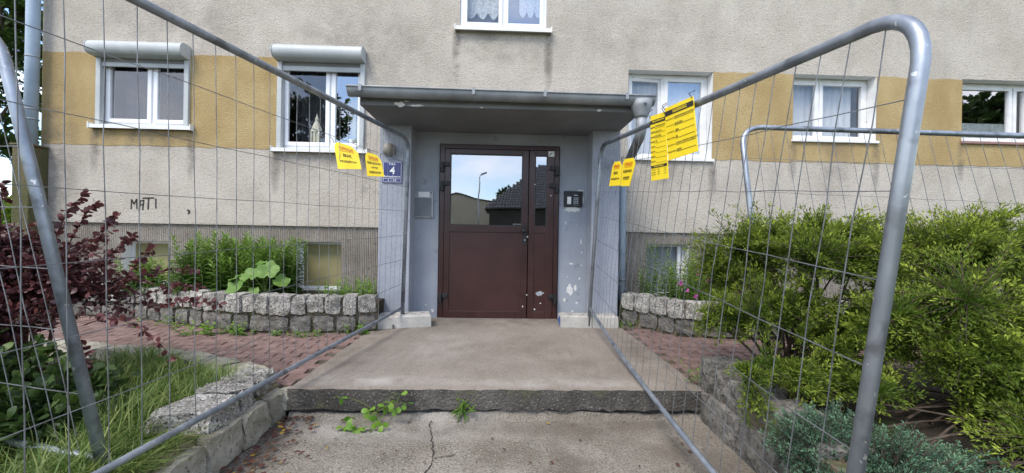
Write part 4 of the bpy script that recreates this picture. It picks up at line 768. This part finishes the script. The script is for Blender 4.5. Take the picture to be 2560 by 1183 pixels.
# hollyhock-like plant: each big round leaf a part
t = thing('hollyhock', (-2.5, 4.15, .5), 'plant with large round pale green leaves standing above the planter stones', 'plant')
def bigleaf(c, r_, nrm, spin):
    nrm = V(nrm).normalized(); a = nrm.orthogonal().normalized(); bb = nrm.cross(a); k = 22; ri = []
    vs = [tuple(V(c)-nrm*.012*r_/.09)]
    for ring_, f in ((1, .45), (2, .8), (3, 1.)):
        for i in range(k):
            an = 2*math.pi*i/k+spin; rr = r_*f*(1+.10*math.cos(5*an)*f+.04*math.sin(9*an)*f); 
            if i == 0: rr *= .55
            vs.append(tuple(V(c)+a*math.cos(an)*rr+bb*math.sin(an)*rr+nrm*(r_*.10*math.cos(5*an)*f*f+r_*.10*f)))
    fs = [(0, 1+i, 1+(i+1) % k) for i in range(k)]+[(1+j*k+i, 1+j*k+(i+1) % k, 1+(j+1)*k+(i+1) % k, 1+(j+1)*k+i) for j in range(2) for i in range(k)]
    MB().add(vs, fs).build('leaf', 'leaf_big', t, smooth=True)
for c, r_, n_ in [((-2.72, 4.05, .64), .10, (-.3, -.8, .6)), ((-2.75, 4.1, .72), .07, (-.4, -.3, .9)), ((-2.60, 4.1, .75), .10, (-.1, -.7, .8)), ((-2.42, 4.1, .80), .105, (.2, -.9, .6)), ((-2.53, 4.15, .87), .06, (-.1, -.3, 1)), ((-2.30, 4.12, .69), .085, (.5, -.5, .7)), ((-2.55, 4.05, .57), .07, (0, -.7, .7))]: bigleaf(c, r_, n_, random.uniform(0, 6))
sprout([bez((-2.5, 4.18, .48), (-2.5, 4.2, .62), c, 6) for c in [(-2.72, 4.05, .64), (-2.6, 4.1, .75), (-2.42, 4.1, .8), (-2.53, 4.15, .87), (-2.3, 4.12, .69)]], t, 'stem_green', 'stems', .006, 5, .6)
# pink flowers and sword leaves
for (x, y, z, r_) in [(1.92, 4.02, .742, .034), (2.23, 4.02, .766, .038), (2.32, 4.02, .735, .022), (2.07, 3.98, .60, .028), (2.53, 4.02, .63, .044), (2.0, 4.02, .66, .02), (2.45, 3.98, .60, .022), (2.15, 4.1, .83, .018)]:
    t = thing('pink_flower', (x, y+.02, .47), 'small pink flower on a green stem above the planter with the downpipe', 'flower', 'pink flowers'); pts = []
    for k in range(9):
        an = 2*math.pi*k/9; pts.append((x, y, z)); 
    leaves('petals', 'pink', t, pts, [(math.cos(2*math.pi*k/9), -.5+.3*(k % 2), math.sin(2*math.pi*k/9)) for k in range(9)], np.full(9, r_), np.full(9, r_*.75), np.zeros(9), 'round', upw=.2)
    sprout([bez((x+.02, y+.04, .46), (x, y+.03, z*.8), (x, y+.004, z), 5)], t, 'stem_green', 'stem', .0025, 4)
t = thing('iris_leaves', (2.3, 4.2, .46), 'sword-shaped green leaves standing among the pink flowers', 'plant')
P = [(random.uniform(1.9, 2.6), random.uniform(4.05, 4.3), .46) for _ in range(16)]; leaves('blades', 'leaf_vine', t, P, [(random.gauss(0, .25), random.gauss(-.1, .15), 1) for _ in P], rng.uniform(.15, .34, 16), np.full(16, .03), rng.uniform(0, .4, 16), upw=.05)
# small weeds along the foot of the walls and on the step
def weed(label, spots, leaf, nl, mat='leaf_vine', h=.08, lean=.6): return stems_plant('small_weed', label, 'weed', spots, mat, (h*.5, h), leaf, nl, lean, 'small weeds in the joints', 'round')
weed('leafy weeds at the foot of the curved planter wall on the paved path', scatter(26, (-3.1, -2.4), (3.78, 3.92), .19), (.05, .038), 9, h=.13)
weed('weeds in the corner between planter wall and long concrete foot', scatter(10, (-1.55, -1.32), (3.85, 3.97), .2), (.045, .032), 8, h=.13)
weed('thin weeds at the far end of the curved planter', scatter(14, (-3.9, -3.2), (4.05, 4.3), .19), (.05, .03), 8, h=.13)
weed('moss and weeds below the middle of the curved planter', scatter(20, (-2.2, -1.7), (3.75, 3.85), .195), (.035, .025), 7, h=.06)
weed('green weeds between the retaining wall and landing corner under the boards', scatter(12, (1.36, 1.5), (2.5, 2.75), .2), (.055, .02), 9, 'leaf_weed', .14)
weed('weeds beside the broken concrete foot at the planter', scatter(10, (1.36, 1.5), (4.2, 4.4), .2), (.05, .014), 9, 'leaf_weed', .12)
t = thing('strawberry_weed', (-.8, 2.49, .06), 'bright green three-leaved creeping weed growing from the cracked step edge', 'weed'); P, D, L, q = [], [], [], []
for (x, z) in [(-.98, .17), (-.90, .06), (-.84, .02), (-.80, .10), (-.74, .05), (-.70, .12), (-.66, .16), (-.64, .10), (-.86, -.0), (-.93, .02), (-.77, -.0), (-.58, .13), (-.61, .19), (-.70, .03)]:
    y = 2.455-random.uniform(0, .05)-(.05 if z < .05 else 0); z = max(z, .02); q.append(bez((-.78, 2.5, .055), (x*.6-.78*.4, 2.47, z), (x, y, z), 6))
    for k in range(3): P.append((x, y, z)); an = random.uniform(-.4, .4)+(k-1)*1.7-1.57; D.append((math.cos(an)*.9, -.45, math.sin(an)*.75+.15)); L.append(random.uniform(.04, .058))
L = np.array(L); leaves('foliage', 'leaf_vine', t, P, D, L, L*.8, rng.uniform(0, .6, len(L)), 'round', upw=.5); sprout(q, t, 'stem_green', 'stems', .0022, 4)
t = thing('dandelion_weed', (-.25, 2.5, .055), 'spiky narrow-leaved weed hanging from the middle of the step crack', 'weed'); n = 22
leaves('foliage', 'leaf_weed', t, [(-.22+random.uniform(-.03, .03), 2.49, .07+random.uniform(-.02, .06)) for _ in range(n)], [(random.gauss(0, .8), -.35, random.gauss(.25, .8)) for _ in range(n)], rng.uniform(.05, .11, n), rng.uniform(.014, .022, n), rng.uniform(0, .7, n), upw=.4)
sprout([bez((-.22, 2.5, .06), (-.2, 2.46, .1), (-.12, 2.45, .19), 5), bez((-.22, 2.5, .06), (-.25, 2.46, .12), (-.26, 2.46, .2), 5)], t, 'stem_green', 'stems', .003, 4)
# grass in the left bed
def grass(name, n, region, z, hh, label, seedlean=.5):
    x = rng.uniform(region[0], region[1], n); y = rng.uniform(region[2], region[3], n); cl = .5+.5*np.sin(x*9+3*np.sin(y*7))*np.cos(y*8); k = rng.uniform(0, 1, n) < .35+.65*cl; k &= y < np.interp(x, [-4.6, -3.6, -2.9, -2.3, -1.85, -1.5], [3.4, 3.22, 3.06, 2.88, 2.7, 2.5]) if region[0] > -6 else True; x, y, cl = x[k], y[k], cl[k]; n = len(x)
    P = np.stack([x, y, np.full(n, z)], 1); h = rng.uniform(hh[0], hh[1], n)*(.6+.5*cl); an = rng.uniform(0, 6.28, n)+np.sin(x*6); ln = rng.uniform(.25, 1., n)*seedlean*2
    dr_ = np.stack([np.cos(an), np.sin(an), np.zeros(n)], 1); s_ = np.stack([-np.sin(an), np.cos(an), np.zeros(n)], 1); wd = rng.uniform(.0016, .0032, n)[:, None]; h = h[:, None]; ln = ln[:, None]
    lv = [P+dr_*h*ln*t*t+np.array([0, 0, 1])*h*(t-.35*ln*t*t*t) for t in (0, .35, .7, 1.)]; vs = np.stack([lv[0]-s_*wd, lv[0]+s_*wd, lv[1]-s_*wd, lv[1]+s_*wd, lv[2]-s_*wd*.7, lv[2]+s_*wd*.7, lv[3]], 1)
    tr = np.array([(0, 1, 3), (0, 3, 2), (2, 3, 5), (2, 5, 4), (4, 5, 6)]); tris = (np.arange(n)[:, None, None]*7+tr[None]).reshape(-1, 3)
    return raw_mesh(name, vs.reshape(-1, 3), tris, 'grass', None, np.repeat(rng.uniform(0, 1, n)**2, 7), label=label, cat='grass', kind='stuff')
grass('grass', 19000, (-2.9, -1.63, 1.3, 3.0), .14, (.12, .32), 'long green grass filling the stone-edged bed')
grass('grass', 2600, (-1.72, -1.47, 1.2, 1.92), .16, (.08, .22), 'tuft of long grass hanging over the front retaining wall', .9)
grass('grass', 1600, (-2.1, -1.65, 2.4, 2.95), .17, (.10, .2), 'grass growing over the flat border stones')
grass('grass', 9000, (-14, -6.2, 2.0, 12), -.06, (.1, .3), 'rough grass beyond the corner of the building')
# fallen leaves on the lower slab
n = 210; e = np.abs(rng.normal(0, .09, n)); yy = rng.uniform(1.5, 2.5, n); P = np.stack([-1.34+e*1.2, yy, np.full(n, .010)+rng.uniform(0, .02, n)], 1); an = rng.uniform(0, 6.28, n); D = np.stack([np.cos(an), np.sin(an), rng.uniform(-.05, .25, n)], 1); L = rng.uniform(.012, .04, n)
leaves('fallen_leaves', 'litter', None, P, D, L, L*.75, (rng.uniform(0, 1, n) > .88)*.8, 'round', upw=.9, label='red and yellow fallen leaves gathered along the foot of the retaining wall', cat='leaves', kind='stuff')
n = 60; P = np.stack([rng.uniform(-1.2, 1.3, n), rng.uniform(1.5, 2.48, n), np.full(n, .011)], 1); an = rng.uniform(0, 6.28, n); D = np.stack([np.cos(an), np.sin(an), rng.uniform(0, .2, n)], 1); L = rng.uniform(.008, .03, n)
leaves('fallen_leaves', 'litter', None, P, D, L, L*.6, (rng.uniform(0, 1, n) > .85)*.8, 'round', upw=.9, label='scattered brown leaf scraps on the lower concrete slab', cat='leaves', kind='stuff')

# ------------------------------------------------------------------ behind the window panes
def curtain(label, x0, x1, z0, z1, y, mat, waves, amp=.02, scallop=0, cat='curtain'):
    n = int(waves*8); b = MB(); vs = []
    for i in range(n+1):
        u = i/n; yy = y+amp*math.sin(2*math.pi*waves*u)+random.uniform(-.003, .003); zz = z0+(scallop*(abs(math.sin(math.pi*u*3))) if scallop else 0)
        vs += [(x0+(x1-x0)*u, yy, zz), (x0+(x1-x0)*u, yy*.5+y*.5, z1)]
    b.add(vs, [(2*i, 2*i+2, 2*i+3, 2*i+1) for i in range(n)]); tag(b.build('curtain', mat, smooth=True), label, cat, 'net curtains behind the windows')
curtain('dim net curtain behind the shuttered window with small dark leaves on the sill', -4.9, -3.93, 2.4, 3.38, 5.16, 'curtain_dark', 11, .015)
curtain('dim net curtain behind the lantern', -2.75, -2.2, 2.2, 3.4, 5.24, 'curtain_dark', 6)
curtain('pale net curtain behind the half-open old window beside the funnel', 1.68, 2.68, 2.2, 3.36, 5.135, 'curtain', 12, .012)
curtain('pale drawn net curtain in the old two-pane window between ochre bands', 3.85, 4.78, 2.5, 3.37, 5.125, 'curtain', 10, .012)
curtain('white lace valance in the upstairs pane above the canopy', -.5, -.06, 4.12, 5.2, 5.03, 'lace', 4, .008, -.09)
curtain('white lace valance in the reflecting upstairs pane', .2, .5, 4.15, 5.2, 5.03, 'lace', 3, .008, -.08)
curtain('grey insect screen in the upstairs pane', -.5, -.03, 3.85, 5.2, 5.08, 'screen', 1, .002, 0, 'screen')
curtain('frosted floral film across the foot of the single big pane', 6.13, 6.9, 2.58, 2.86, 5.065, 'film', 1, .001, 0, 'window film')
t = thing('lantern', (-2.42, 5.1, 2.31), 'ornate cream lantern with a pointed top standing inside the window', 'lantern')
MB().box(-2.475, -2.365, 5.05, 5.16, 2.31, 2.33).box(-2.475, -2.46, 5.05, 5.06, 2.33, 2.52).box(-2.38, -2.365, 5.05, 5.06, 2.33, 2.52).box(-2.427, -2.413, 5.05, 5.06, 2.33, 2.52).box(-2.475, -2.365, 5.05, 5.16, 2.52, 2.54).build('cage', 'cream', t)
MB().tube([(-2.42, 5.105, 2.54), (-2.42, 5.105, 2.6), (-2.42, 5.105, 2.66), (-2.42, 5.105, 2.69), (-2.42, 5.105, 2.72), (-2.42, 5.105, 2.76)], [.07, .05, .02, .026, .012, .004], 8).build('spire', 'cream', t)
bx('body', 'cream', t, -2.455, -2.385, 5.065, 5.15, 2.33, 2.52)
t = thing('potted_plant', (-1.93, 5.1, 2.31), 'thin upright bamboo stems in a round cream pot inside the window', 'potted plant')
MB().tube([(-1.93, 5.1, 2.31), (-1.93, 5.1, 2.33), (-1.93, 5.1, 2.42)], [.06, .075, .085], 18).build('pot', 'ceramic', t, smooth=True)
sprout([bez((-1.93+random.uniform(-.04, .04), 5.1+random.uniform(-.03, .03), 2.4), (-1.93+random.uniform(-.06, .06), 5.1, 2.6), (-1.93+random.uniform(-.12, .12), 5.1+random.uniform(-.04, .04), random.uniform(2.75, 2.95)), 6) for _ in range(16)], t, 'stem_green', 'stems', .006, 5)
n = 50; leaves('foliage', 'leaf_weed', t, np.stack([rng.uniform(-2.05, -1.82, n), rng.uniform(5.07, 5.13, n), rng.uniform(2.6, 3.0, n)], 1), rng.normal(size=(n, 3))+np.array([0, 0, .4]), rng.uniform(.06, .13, n), np.full(n, .02), rng.uniform(0, .8, n), kind='stuff')
t = thing('potted_plant', (-4.05, 5.13, 2.52), 'small dark bushy plant on the inner sill of the shuttered window', 'potted plant'); n = 120
MB().tube([(-4.07, 5.16, 2.50), (-4.07, 5.16, 2.57)], [.045, .06], 14).build('pot', 'ceramic', t, smooth=True)
leaves('foliage', 'leaf_dark', t, np.stack([rng.normal(-4.07, .06, n), rng.normal(5.15, .02, n), rng.normal(2.63, .035, n)], 1), rng.normal(size=(n, 3)), rng.uniform(.03, .06, n), rng.uniform(.015, .03, n), rng.uniform(0, .5, n), 'round', kind='stuff')

# ------------------------------------------------------------------ trees and the far side of the street
shrub('tree', 'leafy tree with loose dark foliage beyond the corner downpipe', 'tree', (-12.6, 9.5, -.06), [((-12.9, 9.6, 5.0), (1.7, 1.7, 2.2)), ((-12.0, 9.0, 6.3), (1.2, 1.2, 1.0)), ((-13.5, 10, 3.4), (1.5, 1.5, 1.2))], 26, 520, 34, (.13, .065), ('leaf_tree', 'bark'), 'round', trunk=((0, 0, 3.), .16), twr=.012, stemr=.05, group='trees')
shrub('hedge_shrub', 'bright green bush beyond the mossy pipe casing at the building corner', 'shrub', (-11.2, 8.2, -.06), [((-11.3, 8.2, 1.3), (1.3, .9, 1.0)), ((-10.6, 8.8, .8), (.9, .7, .8))], 18, 420, 34, (.10, .05), ('leaf_bright', 'bark'), 'round', twr=.007, stemr=.03)
shrub('tree', 'round leafy street tree mirrored in the reflecting pane beside the canopy end', 'tree', (-9.2, -8.2, -.06), [((-8.9, -8.2, 6.2), (1.9, 1.8, 1.5)), ((-8.2, -8.4, 4.6), (1.5, 1.4, 1.0)), ((-9.9, -8, 4.9), (1.6, 1.4, 1.4))], 24, 420, 30, (.17, .10), ('leaf_dark', 'bark'), 'round', trunk=((0, 0, 3.6), .16), twr=.012, stemr=.05, group='trees')
shrub('tree', 'spreading dark tree mirrored in the single big pane with frosted film', 'tree', (19.5, -4.6, -.06), [((19.2, -4.6, 6.3), (1.8, 1.6, .9)), ((18.3, -4.4, 5.4), (1.2, 1.2, .8)), ((20.4, -4.8, 5.2), (1.6, 1.5, 1.0))], 22, 380, 30, (.18, .10), ('leaf_dark', 'bark'), 'round', trunk=((0, 0, 3.6), .16), twr=.012, stemr=.05, group='trees')
shrub('tree', 'small tree behind the tiled roof mirrored in the door glass', 'tree', (1.2, -45, -.06), [((.9, -45, 6.6), (1.6, 1.5, 1.6))], 14, 160, 26, (.28, .18), ('leaf_dark', 'bark'), 'round', trunk=((0, 0, 4.5), .16), twr=.02, stemr=.06, group='trees')
# tiled-roof house across the street (seen mirrored in the door glass)
hx0, hx1, hy, hd, he, hr = -1.9, 18.4, -35.7, -46.7, 4.45, 10.6
h = thing('tiled_roof_house', (8.4, hy, -.06), 'dark low house with grey tiled hip roof mirrored in the door glass', 'house')
MB().box(hx0+.6, hx1-.6, hd+.6, hy-.6, -.06, he).build('wall', 'far_dark', h)
apex = (hx0+7.0, (hy+hd)/2, hr); apex2 = (hx1-7.0, (hy+hd)/2, hr)
rf = MB().add([(hx0, hy, he), (hx1, hy, he), (hx1, hd, he), (hx0, hd, he), apex, apex2], [(0, 1, 5, 4), (1, 2, 5), (2, 3, 4, 5), (3, 0, 4), (3, 2, 1, 0)]).build('roof', 'far_tile', h)
b = MB(); nr_ = 17
for j in range(nr_):
    v0_, v1_ = j/nr_, (j+1)/nr_; za, zb = he+(hr-he)*v0_, he+(hr-he)*v1_; ya, yb = hy+(apex[1]-hy)*v0_, hy+(apex[1]-hy)*v1_; xa, xb = hx0+7.0*v0_, hx1-7.0*v0_
    x = xa+random.uniform(0, .1)
    while x < xb-.3 and x < 12:
        u = [(x, ya, za+.12), (x+.15, ya, za+.17), (x+.31, ya, za+.12), (x+.31, yb, zb+.07), (x+.15, yb, zb+.11), (x, yb, zb+.07), (x, ya, za+.03), (x+.31, ya, za+.03)]
        b.add(u, [(0, 1, 4, 5), (1, 2, 3, 4), (0, 6, 7, 2, 1)]); x += .33
b.build('roof_tiles', 'far_tile', rf, kind='stuff')
for x in (1.5, 5.0, 8.5): w_ = MB().ring(x, x+1.2, 1.2, 2.6, .08, hy-.62, hy-.55).build('window', 'oldwhite', h); MB().box(x+.08, x+1.12, hy-.61, hy-.59, 1.28, 2.52).build('pane', 'glass', w_)
o = thing('gabled_hall', (-7, -51, -.06), 'pale beige gabled hall mirrored in the door glass', 'building')
MB().prism([(-16, -51, -.06), (4, -51, -.06), (4, -51, 5.4), (-6.9, -51, 7.7), (-16, -51, 5.6)], (0, -18, 0)).build('wall', 'far_beige', o)
MB().prism([(-16.4, -50.8, 5.45), (-6.9, -50.8, 7.72), (4.3, -50.8, 5.35), (4.3, -50.8, 5.5), (-6.9, -50.8, 7.9), (-16.4, -50.8, 5.62)], (0, -18.4, 0)).build('roof', 'far_dark', o)
t = thing('street_lamp', (-1.72, -20.7, -.06), 'slim street lamp mirrored in the door glass', 'street lamp')
MB().tube([(-1.72, -20.7, -.06), (-1.72, -20.7, 3), (-1.72, -20.7, 5.75)], [.07, .055, .04], 10).build('pole', 'lamp_steel', t, smooth=True)
MB().tube([(-1.72, -20.7, 5.72), (-1.66, -20.7, 5.9), (-1.45, -20.7, 6.0)], .03, 8).build('arm', 'lamp_steel', t, smooth=True)
MB().prism([(-1.6, -20.62, 5.93), (-1.12, -20.62, 6.12), (-1.13, -20.62, 6.2), (-1.58, -20.62, 6.06)], (0, -.2, 0)).build('lamp_head', 'pipe_paint', t, bevel=.02)
